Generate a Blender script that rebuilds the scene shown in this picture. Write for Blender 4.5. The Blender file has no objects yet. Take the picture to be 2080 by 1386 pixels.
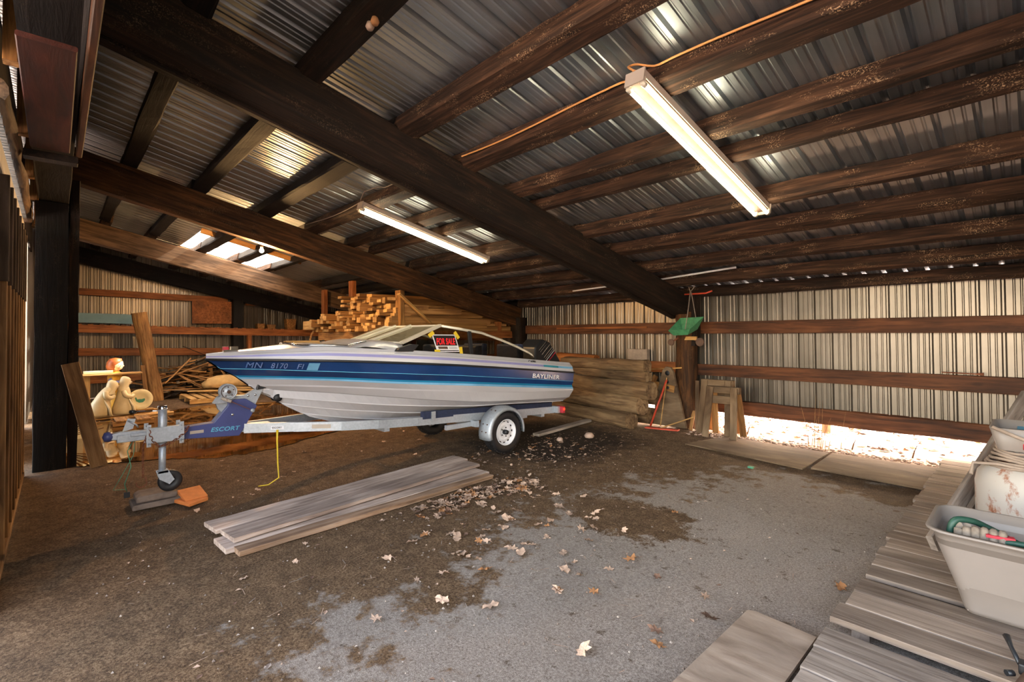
import bpy, bmesh, math, random
import numpy as np
from mathutils import Vector, Matrix
rnd = random.Random(7)
SC = bpy.context.scene
COL = SC.collection

# ---------------------------------------------------------------- camera
cam_d = bpy.data.cameras.new('camera'); cam = bpy.data.objects.new('camera', cam_d); COL.objects.link(cam)
YAW, PITCH, ROLL = math.radians(46.95), math.radians(1.02), math.radians(-.383)
fwd = Vector((-math.sin(YAW)*math.cos(PITCH), math.cos(YAW)*math.cos(PITCH), math.sin(PITCH)))
rgt = Vector((math.cos(YAW), math.sin(YAW), 0)); up = rgt.cross(fwd)
r2 = rgt*math.cos(ROLL)+up*math.sin(ROLL); u2 = -rgt*math.sin(ROLL)+up*math.cos(ROLL)
cam.matrix_world = Matrix(((r2.x, u2.x, -fwd.x, 0), (r2.y, u2.y, -fwd.y, 0), (r2.z, u2.z, -fwd.z, 1.65), (0, 0, 0, 1)))
cam_d.sensor_width = 36; cam_d.lens = 991.5/2080*36; cam_d.shift_y = -35.2/2080; cam_d.clip_start = .05
SC.camera = cam

# ---------------------------------------------------------------- sky, sun, exposure
w = bpy.data.worlds.new('sky'); SC.world = w; w.use_nodes = True
nt = w.node_tree; bg = nt.nodes['Background']
sky = nt.nodes.new('ShaderNodeTexSky'); sky.sky_type = 'NISHITA'; sky.sun_disc = False
sky.sun_elevation = math.radians(38); sky.sun_rotation = math.radians(10); sky.air_density = 1.2; sky.dust_density = 2.5
hz = nt.nodes.new('ShaderNodeMix'); hz.data_type = 'RGBA'; hz.blend_type = 'MULTIPLY'; hz.inputs[0].default_value = 1
hz.inputs[7].default_value = (1.22, .92, .72, 1); nt.links.new(sky.outputs[0], hz.inputs[6])      # hazy warm daylight
nt.links.new(hz.outputs[2], bg.inputs[0]); bg.inputs[1].default_value = 1.25
sd = bpy.data.lights.new('sun', 'SUN'); sd.energy = 22; sd.angle = .02; sd.color = (1, .93, .84)
sun = bpy.data.objects.new('sun', sd); COL.objects.link(sun)
sdir = Vector((-.25, -1, -.85)).normalized()            # light travels toward the camera side, down
sun.rotation_euler = sdir.to_track_quat('-Z', 'Y').to_euler(); sun.location = (0, 20, 15)
SC.view_settings.view_transform = 'Standard'; SC.view_settings.look = 'None'
SC.view_settings.exposure = 1.3; SC.view_settings.gamma = 1; SC.view_settings.use_curve_mapping = False

# ---------------------------------------------------------------- materials
MATS = {}
def srgb(h):
    f = lambda c: c/12.92 if c <= .04045 else ((c+.055)/1.055)**2.4
    return tuple(f(int(h[i:i+2], 16)/255) for i in (0, 2, 4))+(1,)
def newmat(name):
    m = bpy.data.materials.new(name); m.use_nodes = True; MATS[name] = m
    return m, m.node_tree.nodes, m.node_tree.links, m.node_tree.nodes['Principled BSDF']
def ramp(N, stops):
    r = N.new('ShaderNodeValToRGB'); e = r.color_ramp.elements
    while len(e) < len(stops): e.new(.5)
    for k, (p, c) in enumerate(stops): e[k].position = p; e[k].color = c
    return r
def mix(N, L, f, a, b, mode='MIX'):
    x = N.new('ShaderNodeMix'); x.data_type = 'RGBA'; x.blend_type = mode
    for sock, v in ((x.inputs[0], f), (x.inputs[6], a), (x.inputs[7], b)):
        if hasattr(v, 'links'): L.new(v, sock)
        else: sock.default_value = v
    return x.outputs[2]
def noise(N, L, vec, scale, detail=4, rough=.55, dist=0):
    n = N.new('ShaderNodeTexNoise'); n.inputs['Scale'].default_value = scale; n.inputs['Detail'].default_value = detail
    n.inputs['Roughness'].default_value = rough; n.inputs['Distortion'].default_value = dist
    if vec is not None: L.new(vec, n.inputs['Vector'])
    return n.outputs['Fac']
def mapping(N, L, src, scale=(1, 1, 1), loc=(0, 0, 0)):
    m = N.new('ShaderNodeMapping'); m.inputs['Scale'].default_value = scale; m.inputs['Location'].default_value = loc
    L.new(src, m.inputs['Vector']); return m.outputs[0]
def bump(N, L, B, h, strength, dist=.02):
    b = N.new('ShaderNodeBump'); b.inputs['Strength'].default_value = strength; b.inputs['Distance'].default_value = dist
    L.new(h, b.inputs['Height']); L.new(b.outputs[0], B.inputs['Normal'])
def wood(name, dark, mid, light, rough=.75, fleck=0, knots=.5, gx=1.1, gs=16):
    m, N, L, B = newmat(name)
    tc = N.new('ShaderNodeTexCoord'); oi = N.new('ShaderNodeObjectInfo')
    add = N.new('ShaderNodeVectorMath'); add.operation = 'ADD'
    sc = N.new('ShaderNodeVectorMath'); sc.operation = 'SCALE'; sc.inputs[0].default_value = (31, 17, 53); L.new(oi.outputs['Random'], sc.inputs['Scale'])
    L.new(tc.outputs['Object'], add.inputs[0]); L.new(sc.outputs[0], add.inputs[1]); v = add.outputs[0]
    g = noise(N, L, mapping(N, L, v, (gx, gs, gs)), 1.6, 6, .6, .6)
    c = ramp(N, [(.3, srgb(dark)), (.5, srgb(mid)), (.72, srgb(light))]); L.new(g, c.inputs[0]); out = c.outputs[0]
    big = noise(N, L, mapping(N, L, v, (.9, 2, 2)), 1.3, 3)
    rb = ramp(N, [(.35, (.55, .52, .5, 1)), (.6, (1.05, 1.03, 1, 1))]); L.new(big, rb.inputs[0])
    out = mix(N, L, 1.0, out, rb.outputs[0], 'MULTIPLY')
    if knots:
        vo = N.new('ShaderNodeTexVoronoi'); vo.inputs['Scale'].default_value = 1.7; L.new(mapping(N, L, v, (1, 2.2, 2.2)), vo.inputs['Vector'])
        rk = ramp(N, [(.05, (1, 1, 1, 1)), (.11, (0, 0, 0, 1))]); L.new(vo.outputs['Distance'], rk.inputs[0])
        km = N.new('ShaderNodeMath'); km.operation = 'MULTIPLY'; L.new(rk.outputs[0], km.inputs[0]); km.inputs[1].default_value = knots
        out = mix(N, L, km.outputs[0], out, tuple(x*.35 for x in srgb(dark)[:3])+(1,))
    if fleck:
        n1 = noise(N, L, mapping(N, L, v, (1.6, 4, 4)), 1.6, 5, .65); r1 = ramp(N, [(.53, (0, 0, 0, 1)), (.66, (1, 1, 1, 1))]); L.new(n1, r1.inputs[0])
        n2 = noise(N, L, v, 95, 3, .7); r2_ = ramp(N, [(.54, (0, 0, 0, 1)), (.6, (1, 1, 1, 1))]); L.new(n2, r2_.inputs[0])
        f = N.new('ShaderNodeMath'); f.operation = 'MULTIPLY'; L.new(r1.outputs[0], f.inputs[0]); L.new(r2_.outputs[0], f.inputs[1])
        f2 = N.new('ShaderNodeMath'); f2.operation = 'MULTIPLY'; L.new(f.outputs[0], f2.inputs[0]); f2.inputs[1].default_value = fleck
        out = mix(N, L, f2.outputs[0], out, srgb('b89a78'))
    rr = ramp(N, [(0, (.8, .8, .8, 1)), (1, (1.15, 1.15, 1.15, 1))]); L.new(oi.outputs['Random'], rr.inputs[0])
    out = mix(N, L, 1.0, out, rr.outputs[0], 'MULTIPLY')
    L.new(out, B.inputs['Base Color']); B.inputs['Roughness'].default_value = rough; B.inputs['Specular IOR Level'].default_value = .3
    bump(N, L, B, g, .5, .01)
    return m
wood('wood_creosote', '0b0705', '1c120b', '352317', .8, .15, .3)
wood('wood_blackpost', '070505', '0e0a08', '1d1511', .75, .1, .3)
wood('wood_purlin', '150e0a', '38261a', '5c4230', .85, .85, .6, 1.2, 18)
wood('wood_girder', '1e1108', '452b15', '684423', .8, .2, .8)
wood('wood_girt', '64361a', '93582c', 'ab703e', .7, 0, .5, 1, 12)
wood('wood_redgirt', '301a0e', '54311b', '6e4529', .7, 0, .5, 1, 12)
wood('wood_fresh', '9a7040', 'c39a60', 'd6b078', .75, 0, .35, 1, 14)
wood('wood_old', '5e4022', '93693a', 'b58a55', .85, 0, .5, 1.4, 18)
wood('wood_pine', '7c5530', 'a87c4c', 'bd9462', .75, 0, .4, 1, 14)
wood('wood_grey', '7a6d65', 'a0948b', 'b8ada5', .9, 0, .2, 1.2, 14)
wood('wood_greybrown', '2e2218', '5a4634', '7a624c', .8, .1, .4, 1, 14)
wood('wood_plank', '83726a', 'a8978d', 'c2b3aa', .9, 0, .2, 1.2, 14)
wood('wood_planktan', '7e6452', 'ac8c72', 'bfa792', .9, 0, .3, 1, 12)
wood('wood_deck', '74655a', '8b7d72', 'a09287', .9, 0, .35, 1.1, 16)
wood('wood_log', '4a3626', '7d654a', '9a8162', .9, 0, .4, 1, 10)
wood('wood_ply', '8c7a6c', 'a59485', 'b5a597', .85, 0, .1, 1.5, 5)
wood('wood_dirtyply', '4e3c2c', '74604b', '8b7760', .9, 0, .1, 1, 4)
wood('wood_redply', '250b06', '3c140b', '4c2012', .7, 0, .1, 1, 10)
wood('wood_stud', '6e5238', '94734f', 'ab8a64', .8, 0, .3, 1, 14)
wood('wood_sheath', '40362e', '5c5048', '6d6058', .9, 0, .3, 1, 10)

def plain(name, col, rough=.5, metal=0, var=.12, vs=6, bmp=0, **k):
    m, N, L, B = newmat(name); tc = N.new('ShaderNodeTexCoord')
    n = noise(N, L, tc.outputs['Object'], vs, 5)
    a = srgb(col); r = ramp(N, [(.3, tuple(x*(1-var) for x in a[:3])+(1,)), (.7, tuple(min(1, x*(1+var)) for x in a[:3])+(1,))])
    L.new(n, r.inputs[0]); L.new(r.outputs[0], B.inputs['Base Color'])
    B.inputs['Roughness'].default_value = rough; B.inputs['Metallic'].default_value = metal
    for kk, v in k.items(): B.inputs[kk.replace('_', ' ')].default_value = v
    if bmp: bump(N, L, B, n, bmp)
    return m
plain('gel_white', 'bab9be', .22, 0, .05, 2); plain('gel_navy', '1c3a6c', .16, 0, .2, 2)
plain('gel_turq', '22729a', .2, 0, .06, 3); plain('gel_purple', '8684b4', .3, 0, .06, 3); plain('gel_lightblue', '6aa0c4', .3)
plain('rubber_black', '17171a', .55, 0, .3, 9); plain('plastic_black', '1e2024', .4, 0, .2, 9); plain('chrome', 'd8dadc', .12, 1, .02)
plain('aluminium', 'd8d2c2', .3, .4, .05); plain('guard_navy', '3d4474', .4, 0, .12, 6); plain('bunk_carpet', '232a42', .95, 0, .2, 30)
plain('rust', '6d3f2a', .9, 0, .3, 12); plain('tape_yellow', 'd3b52a', .45, 0, .08); plain('paper_white', 'dcdbe0', .5, 0, .03)
plain('print_black', '111014', .5, 0, .05); plain('print_red', 'e8202c', .5, 0, .05); plain('print_cyan', '58a4c4', .5, 0, .05)
plain('lamp_white', 'a89c90', .4, 0, .05); plain('wire_yellow', 'd69a5c', .5, 0, .06); plain('green_plastic', '3c7a55', .55, 0, .3, 14)
plain('tote', '827973', .45, 0, .06, 3); plain('hose_green', '1f4438', .5, 0, .3, 20); plain('rope_grey', '84786c', .95, 0, .3, 30)
plain('red_paint', 'b8442c', .5, 0, .2, 10); plain('plastic_amber', 'c8641c', .3, 0, .1); plain('seat_blue', '26304a', .6, 0, .2)
plain('statue_white', 'cdbb92', .4, 0, .12, 6); plain('statue_yellow', 'e0ac42', .45, 0, .1, 6); plain('statue_hair', 'a0501e', .5, 0, .2, 10)
plain('statue_skin', 'f0c8a0', .5, 0, .05); plain('goose_green', '3d8468', .5); plain('cream', 'd8c89a', .7, 0, .1); plain('foam_blue', '6f8a8c', .8, 0, .08)
plain('brick', 'c7763c', .85, 0, .15, 12, .2); plain('stone', '6b5d54', .9, 0, .4, 9, .4); plain('mudpale', 'b39888', .9, 0, .2, 9, .4)
plain('sack', 'c9a46c', .95, 0, .15, 7); plain('cable_grey', '8d7d70', .7, 0, .2, 12); plain('pulley', '5a453a', .7, .3, .3, 9)
plain('fascia', 'c6bfb2', .6, 0, .1, 5); plain('twig', '5a3f2c', .9, 0, .2); plain('tarp_blue', '5590b0', .6); plain('red_rubber', 'b02c3c', .5)
plain('leaf_tan', 'b89a84', .9, 0, .25, 9); plain('leaf_orange', '9c6c44', .9, 0, .25, 9); plain('leaf_brown', '6e5242', .9, 0, .25, 9)
for n_ in ('leaf_tan', 'leaf_orange', 'leaf_brown'):
    m_ = MATS[n_]; N_ = m_.node_tree.nodes; L_ = m_.node_tree.links; B_ = N_['Principled BSDF']
    oi_ = N_.new('ShaderNodeObjectInfo'); rr_ = ramp(N_, [(0, (.6, .6, .6, 1)), (1, (1.3, 1.3, 1.3, 1))]); L_.new(oi_.outputs['Random'], rr_.inputs[0])
    L_.new(mix(N_, L_, 1.0, B_.inputs['Base Color'].links[0].from_socket, rr_.outputs[0], 'MULTIPLY'), B_.inputs['Base Color'])
def emis(name, col, s):
    m, N, L, B = newmat(name); B.inputs['Base Color'].default_value = col
    B.inputs['Emission Color'].default_value = col; B.inputs['Emission Strength'].default_value = s; return m
emis('tube_glow', (1, .86, .58, 1), 19); emis('bulb_glow', (1, .57, .23, 1), 3600); emis('tail_red', (1, .03, .01, 1), 1.2)
def glass(name, tint, rough=.02, alpha=None):
    m, N, L, B = newmat(name); out = N['Material Output']
    t = N.new('ShaderNodeBsdfTransparent'); t.inputs[0].default_value = tint
    g = N.new('ShaderNodeBsdfGlossy'); g.inputs['Roughness'].default_value = rough; g.inputs[0].default_value = (.9, .9, .85, 1)
    f = N.new('ShaderNodeFresnel'); f.inputs[0].default_value = 1.45; x = N.new('ShaderNodeMixShader')
    L.new(f.outputs[0], x.inputs[0]); L.new(t.outputs[0], x.inputs[1]); L.new(g.outputs[0], x.inputs[2]); src = x.outputs[0]
    if alpha:
        d = N.new('ShaderNodeBsdfDiffuse'); d.inputs[0].default_value = alpha[1]; y = N.new('ShaderNodeMixShader'); y.inputs[0].default_value = alpha[0]
        L.new(src, y.inputs[1]); L.new(d.outputs[0], y.inputs[2]); src = y.outputs[0]
    L.new(src, out.inputs[0]); return m
glass('glass_tint', (.42, .4, .34, 1)); glass('glass_front', (.6, .58, .48, 1), .06, (.5, (.27, .24, .16, 1)))
def skylight_mat():
    m, N, L, B = newmat('fibreglass'); out = N['Material Output']
    t = N.new('ShaderNodeBsdfTranslucent'); t.inputs[0].default_value = (.95, .9, .8, 1)
    p = N.new('ShaderNodeBsdfTransparent'); p.inputs[0].default_value = (.9, .88, .8, 1)
    x = N.new('ShaderNodeMixShader'); x.inputs[0].default_value = .35
    L.new(t.outputs[0], x.inputs[1]); L.new(p.outputs[0], x.inputs[2]); L.new(x.outputs[0], out.inputs[0])
skylight_mat()
def sheet_metal(name, c1, c2, rough, metal, streak):
    m, N, L, B = newmat(name); g = N.new('ShaderNodeNewGeometry')
    n = noise(N, L, mapping(N, L, g.outputs['Position'], streak), 1, 5, .6)
    n2 = noise(N, L, g.outputs['Position'], 1.2, 4)
    c = ramp(N, [(.3, srgb(c1)), (.7, srgb(c2))]); L.new(n, c.inputs[0])
    r2 = ramp(N, [(.3, (.75, .75, .75, 1)), (.7, (1.1, 1.1, 1.1, 1))]); L.new(n2, r2.inputs[0])
    L.new(mix(N, L, 1.0, c.outputs[0], r2.outputs[0], 'MULTIPLY'), B.inputs['Base Color'])
    mr = N.new('ShaderNodeMapRange'); L.new(n, mr.inputs[0]); mr.inputs[3].default_value = rough-.08; mr.inputs[4].default_value = rough+.12
    L.new(mr.outputs[0], B.inputs['Roughness']); B.inputs['Metallic'].default_value = metal
    return m
sheet_metal('roof_steel', '9aa2aa', 'b8bec2', .36, .9, (9, .35, .35))
sheet_metal('wall_steel', '68625a', '837b72', .32, .82, (9, 9, .3))
sheet_metal('galv', 'a2a9b2', 'b8bfc8', .45, .5, (40, 40, 40))
def drum_mat():
    m, N, L, B = newmat('rusty_white'); tc = N.new('ShaderNodeTexCoord')
    a = noise(N, L, mapping(N, L, tc.outputs['Object'], (1, 1, .6)), 9, 7, .7); r = ramp(N, [(.52, srgb('a8a29c')), (.6, srgb('8a5f4a')), (.68, srgb('6a3a28'))])
    L.new(a, r.inputs[0]); L.new(r.outputs[0], B.inputs['Base Color']); B.inputs['Roughness'].default_value = .6
drum_mat()
def floor_mat():
    m, N, L, B = newmat('dirt_floor'); g = N.new('ShaderNodeNewGeometry'); P = g.outputs['Position']
    sp = N.new('ShaderNodeSeparateXYZ'); L.new(P, sp.inputs[0])
    def M(op, a, b=None, c=None):
        x = N.new('ShaderNodeMath'); x.operation = op
        for i, v in enumerate((a, b, c)):
            if v is None: continue
            if hasattr(v, 'links'): L.new(v, x.inputs[i])
            else: x.inputs[i].default_value = v
        return x.outputs[0]
    X, Y = sp.outputs[0], sp.outputs[1]
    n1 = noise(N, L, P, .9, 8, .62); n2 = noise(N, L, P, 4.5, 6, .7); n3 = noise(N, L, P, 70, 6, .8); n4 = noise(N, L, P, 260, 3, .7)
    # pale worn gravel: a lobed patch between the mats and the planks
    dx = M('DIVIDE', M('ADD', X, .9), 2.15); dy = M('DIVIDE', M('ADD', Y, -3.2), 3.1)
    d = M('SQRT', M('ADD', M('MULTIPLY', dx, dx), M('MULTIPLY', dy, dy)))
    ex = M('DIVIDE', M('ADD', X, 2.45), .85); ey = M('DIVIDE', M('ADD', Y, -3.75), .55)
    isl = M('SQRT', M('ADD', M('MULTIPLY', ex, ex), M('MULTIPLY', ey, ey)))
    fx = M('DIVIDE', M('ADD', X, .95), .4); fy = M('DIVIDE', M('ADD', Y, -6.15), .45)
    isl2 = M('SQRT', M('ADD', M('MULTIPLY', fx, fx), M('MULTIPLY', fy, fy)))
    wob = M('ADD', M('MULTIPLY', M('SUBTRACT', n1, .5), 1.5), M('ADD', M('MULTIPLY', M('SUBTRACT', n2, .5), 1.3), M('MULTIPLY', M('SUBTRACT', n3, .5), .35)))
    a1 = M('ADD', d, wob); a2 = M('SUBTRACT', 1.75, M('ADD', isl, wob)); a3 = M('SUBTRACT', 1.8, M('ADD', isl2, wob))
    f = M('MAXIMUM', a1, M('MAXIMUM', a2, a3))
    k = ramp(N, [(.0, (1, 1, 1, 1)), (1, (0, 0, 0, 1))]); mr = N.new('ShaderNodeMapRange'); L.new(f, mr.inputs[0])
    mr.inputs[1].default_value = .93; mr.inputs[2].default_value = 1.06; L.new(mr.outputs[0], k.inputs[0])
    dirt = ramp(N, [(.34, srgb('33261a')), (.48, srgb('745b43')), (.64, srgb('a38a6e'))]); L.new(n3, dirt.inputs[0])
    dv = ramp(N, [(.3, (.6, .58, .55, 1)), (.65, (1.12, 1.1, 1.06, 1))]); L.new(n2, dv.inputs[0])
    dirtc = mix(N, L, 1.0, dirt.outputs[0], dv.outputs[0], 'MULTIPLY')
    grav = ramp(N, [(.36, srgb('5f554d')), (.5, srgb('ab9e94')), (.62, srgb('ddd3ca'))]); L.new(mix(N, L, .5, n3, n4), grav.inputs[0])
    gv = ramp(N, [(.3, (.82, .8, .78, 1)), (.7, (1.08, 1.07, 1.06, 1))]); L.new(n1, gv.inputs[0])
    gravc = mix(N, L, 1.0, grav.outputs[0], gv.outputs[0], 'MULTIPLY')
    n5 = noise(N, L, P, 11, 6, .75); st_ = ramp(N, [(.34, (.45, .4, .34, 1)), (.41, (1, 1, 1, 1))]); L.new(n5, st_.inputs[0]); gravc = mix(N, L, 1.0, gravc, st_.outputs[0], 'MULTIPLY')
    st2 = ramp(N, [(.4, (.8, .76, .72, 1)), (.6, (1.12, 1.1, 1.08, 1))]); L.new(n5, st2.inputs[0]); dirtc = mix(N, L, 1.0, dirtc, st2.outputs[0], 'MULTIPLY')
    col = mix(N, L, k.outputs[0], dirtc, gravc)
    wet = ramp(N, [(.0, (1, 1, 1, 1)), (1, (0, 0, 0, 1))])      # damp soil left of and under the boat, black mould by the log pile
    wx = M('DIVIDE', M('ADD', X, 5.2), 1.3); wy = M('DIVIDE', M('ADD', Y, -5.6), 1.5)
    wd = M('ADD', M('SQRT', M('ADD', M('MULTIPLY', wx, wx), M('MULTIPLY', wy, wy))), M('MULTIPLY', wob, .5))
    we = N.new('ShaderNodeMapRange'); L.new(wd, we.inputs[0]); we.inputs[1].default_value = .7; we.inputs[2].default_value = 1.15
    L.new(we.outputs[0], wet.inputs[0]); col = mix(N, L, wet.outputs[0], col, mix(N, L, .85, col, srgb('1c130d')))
    L.new(col, B.inputs['Base Color']); B.inputs['Roughness'].default_value = .92; B.inputs['Specular IOR Level'].default_value = .25
    bh = mix(N, L, .3, mix(N, L, .5, n3, n4), n2); bump(N, L, B, bh, 1.0, .045)
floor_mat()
def water_mat():
    m, N, L, B = newmat('muddy_water'); g = N.new('ShaderNodeNewGeometry')
    n = noise(N, L, g.outputs['Position'], 2.2, 6, .6); r = ramp(N, [(.4, srgb('2e1c0c')), (.62, srgb('70491f'))]); L.new(n, r.inputs[0])
    L.new(r.outputs[0], B.inputs['Base Color']); B.inputs['Roughness'].default_value = .02; B.inputs['IOR'].default_value = 1.7
    B.inputs['Specular IOR Level'].default_value = .9
    bump(N, L, B, noise(N, L, g.outputs['Position'], 7, 2), .04, .01)
water_mat()
def ground_mat():
    m, N, L, B = newmat('leafy_ground'); g = N.new('ShaderNodeNewGeometry')
    n = noise(N, L, g.outputs['Position'], 14, 5, .7); r = ramp(N, [(.34, srgb('6b5444')), (.42, srgb('b8a496')), (.6, srgb('d8ccc4'))]); L.new(n, r.inputs[0])
    L.new(r.outputs[0], B.inputs['Base Color']); B.inputs['Roughness'].default_value = .95
ground_mat()

# ---------------------------------------------------------------- mesh helpers
class MB:
    def __init__(s): s.v = []; s.f = []; s.m = []; s.sm = []
    def add(s, vs, fs, mi=0, smooth=False):
        o = len(s.v); s.v += [tuple(map(float, p)) for p in vs]
        for f in fs: s.f.append(tuple(o+i for i in f)); s.m.append(mi); s.sm.append(smooth)
        return s
    def box(s, c, d, mi=0, R=None):
        x, y, z = d[0]/2, d[1]/2, d[2]/2
        vs = [Vector((a*x, b*y, e*z)) for a in (-1, 1) for b in (-1, 1) for e in (-1, 1)]
        if R is not None: vs = [R@v for v in vs]
        vs = [v+Vector(c) for v in vs]
        return s.add(vs, [(0, 1, 3, 2), (4, 6, 7, 5), (0, 4, 5, 1), (2, 3, 7, 6), (0, 2, 6, 4), (1, 5, 7, 3)], mi)
    def bar(s, p0, p1, w, h, up=(0, 0, 1), mi=0):
        p0, p1 = Vector(p0), Vector(p1); X = (p1-p0); l = X.length; X.normalize(); Y = Vector(up).cross(X).normalized(); Z = X.cross(Y)
        R = Matrix((X, Y, Z)).transposed(); return s.box((p0+p1)/2, (l, w, h), mi, R)
    def tube(s, pts, r, n=8, mi=0, cap=True, closed=False):
        pts = [Vector(p) for p in pts]; rs = r if isinstance(r, (list, tuple)) else [r]*len(pts); vs = []; prev = None
        for i, p in enumerate(pts):
            a = pts[i-1] if (i or closed) else p; b = pts[(i+1) % len(pts)] if (i < len(pts)-1 or closed) else p
            t = (b-a).normalized()
            if prev is None: u = t.orthogonal().normalized()
            else: u = (prev-t*prev.dot(t)).normalized()
            prev = u; q = t.cross(u)
            for k in range(n): an = 2*math.pi*k/n; vs.append(p+(u*math.cos(an)+q*math.sin(an))*rs[i])
        fs = []; m = len(pts)
        for i in range(m if closed else m-1):
            j = (i+1) % m
            for k in range(n): fs.append((i*n+k, i*n+(k+1) % n, j*n+(k+1) % n, j*n+k))
        s.add(vs, fs, mi, True)
        if cap and not closed: s.add(vs[:n][::-1]+vs[-n:], [tuple(range(n)), tuple(range(n, 2*n))], mi)
        return s
    def lathe(s, prof, c, ax='z', n=24, mi=0, smooth=True):
        vs = []
        for r, h in prof:
            for k in range(n):
                a = 2*math.pi*k/n; x, y = r*math.cos(a), r*math.sin(a)
                vs.append({'z': (x, y, h), 'x': (h, x, y), 'y': (x, h, y)}[ax])
        vs = [Vector(v)+Vector(c) for v in vs]
        return s.add(vs, [(i*n+k, i*n+(k+1) % n, (i+1)*n+(k+1) % n, (i+1)*n+k) for i in range(len(prof)-1) for k in range(n)], mi, smooth)
    def prism(s, poly, d, axis='x', off=0, mi=0):     # poly in the plane normal to axis, thick d centred on off
        f = {'x': lambda a, b, t: (t, a, b), 'y': lambda a, b, t: (a, t, b), 'z': lambda a, b, t: (a, b, t)}[axis]
        n = len(poly); vs = [f(a, b, off-d/2) for a, b in poly]+[f(a, b, off+d/2) for a, b in poly]
        return s.add(vs, [tuple(range(n))[::-1], tuple(range(n, 2*n))]+[(i, (i+1) % n, n+(i+1) % n, n+i) for i in range(n)], mi)
    def grid(s, rows, mi=0, smooth=True, mis=None):
        n = len(rows[0]); vs = [p for r in rows for p in r]; o = len(s.v); s.v += [tuple(map(float, p)) for p in vs]
        for i in range(len(rows)-1):
            for k in range(n-1):
                s.f.append((o+i*n+k, o+i*n+k+1, o+(i+1)*n+k+1, o+(i+1)*n+k)); s.m.append(mis[k] if mis else mi); s.sm.append(smooth)
        return s
    def mesh(s, name, mats, org=(0, 0, 0), fix=True, bevel=0):
        me = bpy.data.meshes.new(name); O = Vector(org)
        me.from_pydata([Vector(p)-O for p in s.v], [], s.f)
        for m in mats: me.materials.append(MATS[m])
        for p, mi, sm in zip(me.polygons, s.m, s.sm): p.material_index = mi; p.use_smooth = sm
        if fix:
            bm = bmesh.new(); bm.from_mesh(me); bmesh.ops.remove_doubles(bm, verts=bm.verts, dist=1e-5)
            bmesh.ops.recalc_face_normals(bm, faces=bm.faces)
            if bevel: bmesh.ops.bevel(bm, geom=[e for e in bm.edges if e.calc_face_angle(0) > .6], offset=bevel, segments=2, affect='EDGES', profile=.5)
            bm.to_mesh(me); bm.free()
        me.update(); return me
def smooth(pts, n=6):
    pts = [Vector(p) for p in pts]; q = [pts[0]]+pts+[pts[-1]]; out = []
    for i in range(1, len(q)-2):
        a, b, c, d = q[i-1:i+3]
        for k in range(n): t = k/n; out.append(.5*((2*b)+(c-a)*t+(2*a-5*b+4*c-d)*t*t+(3*b-a-3*c+d)*t**3))
    return out+[pts[-1]]
def P(o, label=None, cat=None, group=None, kind=None):
    for k, v in (('label', label), ('category', cat), ('group', group), ('kind', kind)):
        if v: o[k] = v
    return o
def base_of(mb):
    a = np.array(mb.v); lo, hi = a.min(0), a.max(0); return ((lo[0]+hi[0])/2, (lo[1]+hi[1])/2, lo[2])
def solo(name, mb, mats, label=None, cat=None, group=None, kind=None, bevel=0, fix=True):
    mats = [mats] if isinstance(mats, str) else mats; b = base_of(mb)
    o = bpy.data.objects.new(name, mb.mesh(name, mats, b, fix, bevel)); o.location = b; COL.objects.link(o); return P(o, label, cat, group, kind)
def thing(name, loc, label=None, cat=None, group=None, kind=None, rz=0):
    o = bpy.data.objects.new(name, None); o.location = loc; o.rotation_euler.z = rz; o.empty_display_size = .2; COL.objects.link(o)
    return P(o, label, cat, group, kind)
def wloc(o):
    v = Vector(o.location)
    while o.parent: o = o.parent; v += Vector(o.location)
    return v
def part(name, mb, mats, par, label=None, bevel=0, fix=True, kind=None):
    mats = [mats] if isinstance(mats, str) else mats
    o = bpy.data.objects.new(name, mb.mesh(name, mats, wloc(par), fix, bevel)); o.parent = par; COL.objects.link(o)
    return P(o, label, kind=kind)
def copy_tree(o, parent=None):
    c = o.copy(); COL.objects.link(c)
    if parent: c.parent = parent
    for ch in list(o.children):
        d = ch.copy(); COL.objects.link(d); d.parent = c
        for g in list(ch.children):
            e = g.copy(); COL.objects.link(e); e.parent = d
    return c
# boards / logs: local X is the grain
def timber_mesh(name, l, w, h, mat, seg=1, irr=0, cham=.006, seed=0, taper=1, rndness=0, bark=None, endmat=None):
    R = random.Random(seed); rows = []
    cs = []
    if rndness:
        for k in range(12):
            a = 2*math.pi*(k+.5)/12; x, y = math.cos(a), math.sin(a); q = (abs(x)**(4/rndness)+abs(y)**(4/rndness))**(-rndness/4)
            cs.append((x*q*w/2, y*q*h/2))
    else:
        c = min(cham, w*.3, h*.3)
        cs = [(w/2-c, -h/2), (w/2, -h/2+c), (w/2, h/2-c), (w/2-c, h/2), (-w/2+c, h/2), (-w/2, h/2-c), (-w/2, -h/2+c), (-w/2+c, -h/2)]
    n = len(cs); drift = [0.]*n; vs = []
    for i in range(seg+1):
        t = i/seg; tp = 1+(taper-1)*t
        drift = [d*.7+R.uniform(-irr, irr) for d in drift]
        for k, (y, z) in enumerate(cs):
            s = 1+drift[k]/max(w, h)*2; vs.append((-l/2+l*t, y*s*tp, z*s*tp))
    mb = MB(); mb.add(vs, [(i*n+k, i*n+(k+1) % n, (i+1)*n+(k+1) % n, (i+1)*n+k) for i in range(seg) for k in range(n)], 0, bool(rndness))
    mb.add(vs[:n]+vs[-n:], [tuple(range(n))[::-1], tuple(range(n, 2*n))], 1 if endmat else 0)
    return mb.mesh(name, [mat]+([endmat] if endmat else []), fix=False)
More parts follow.
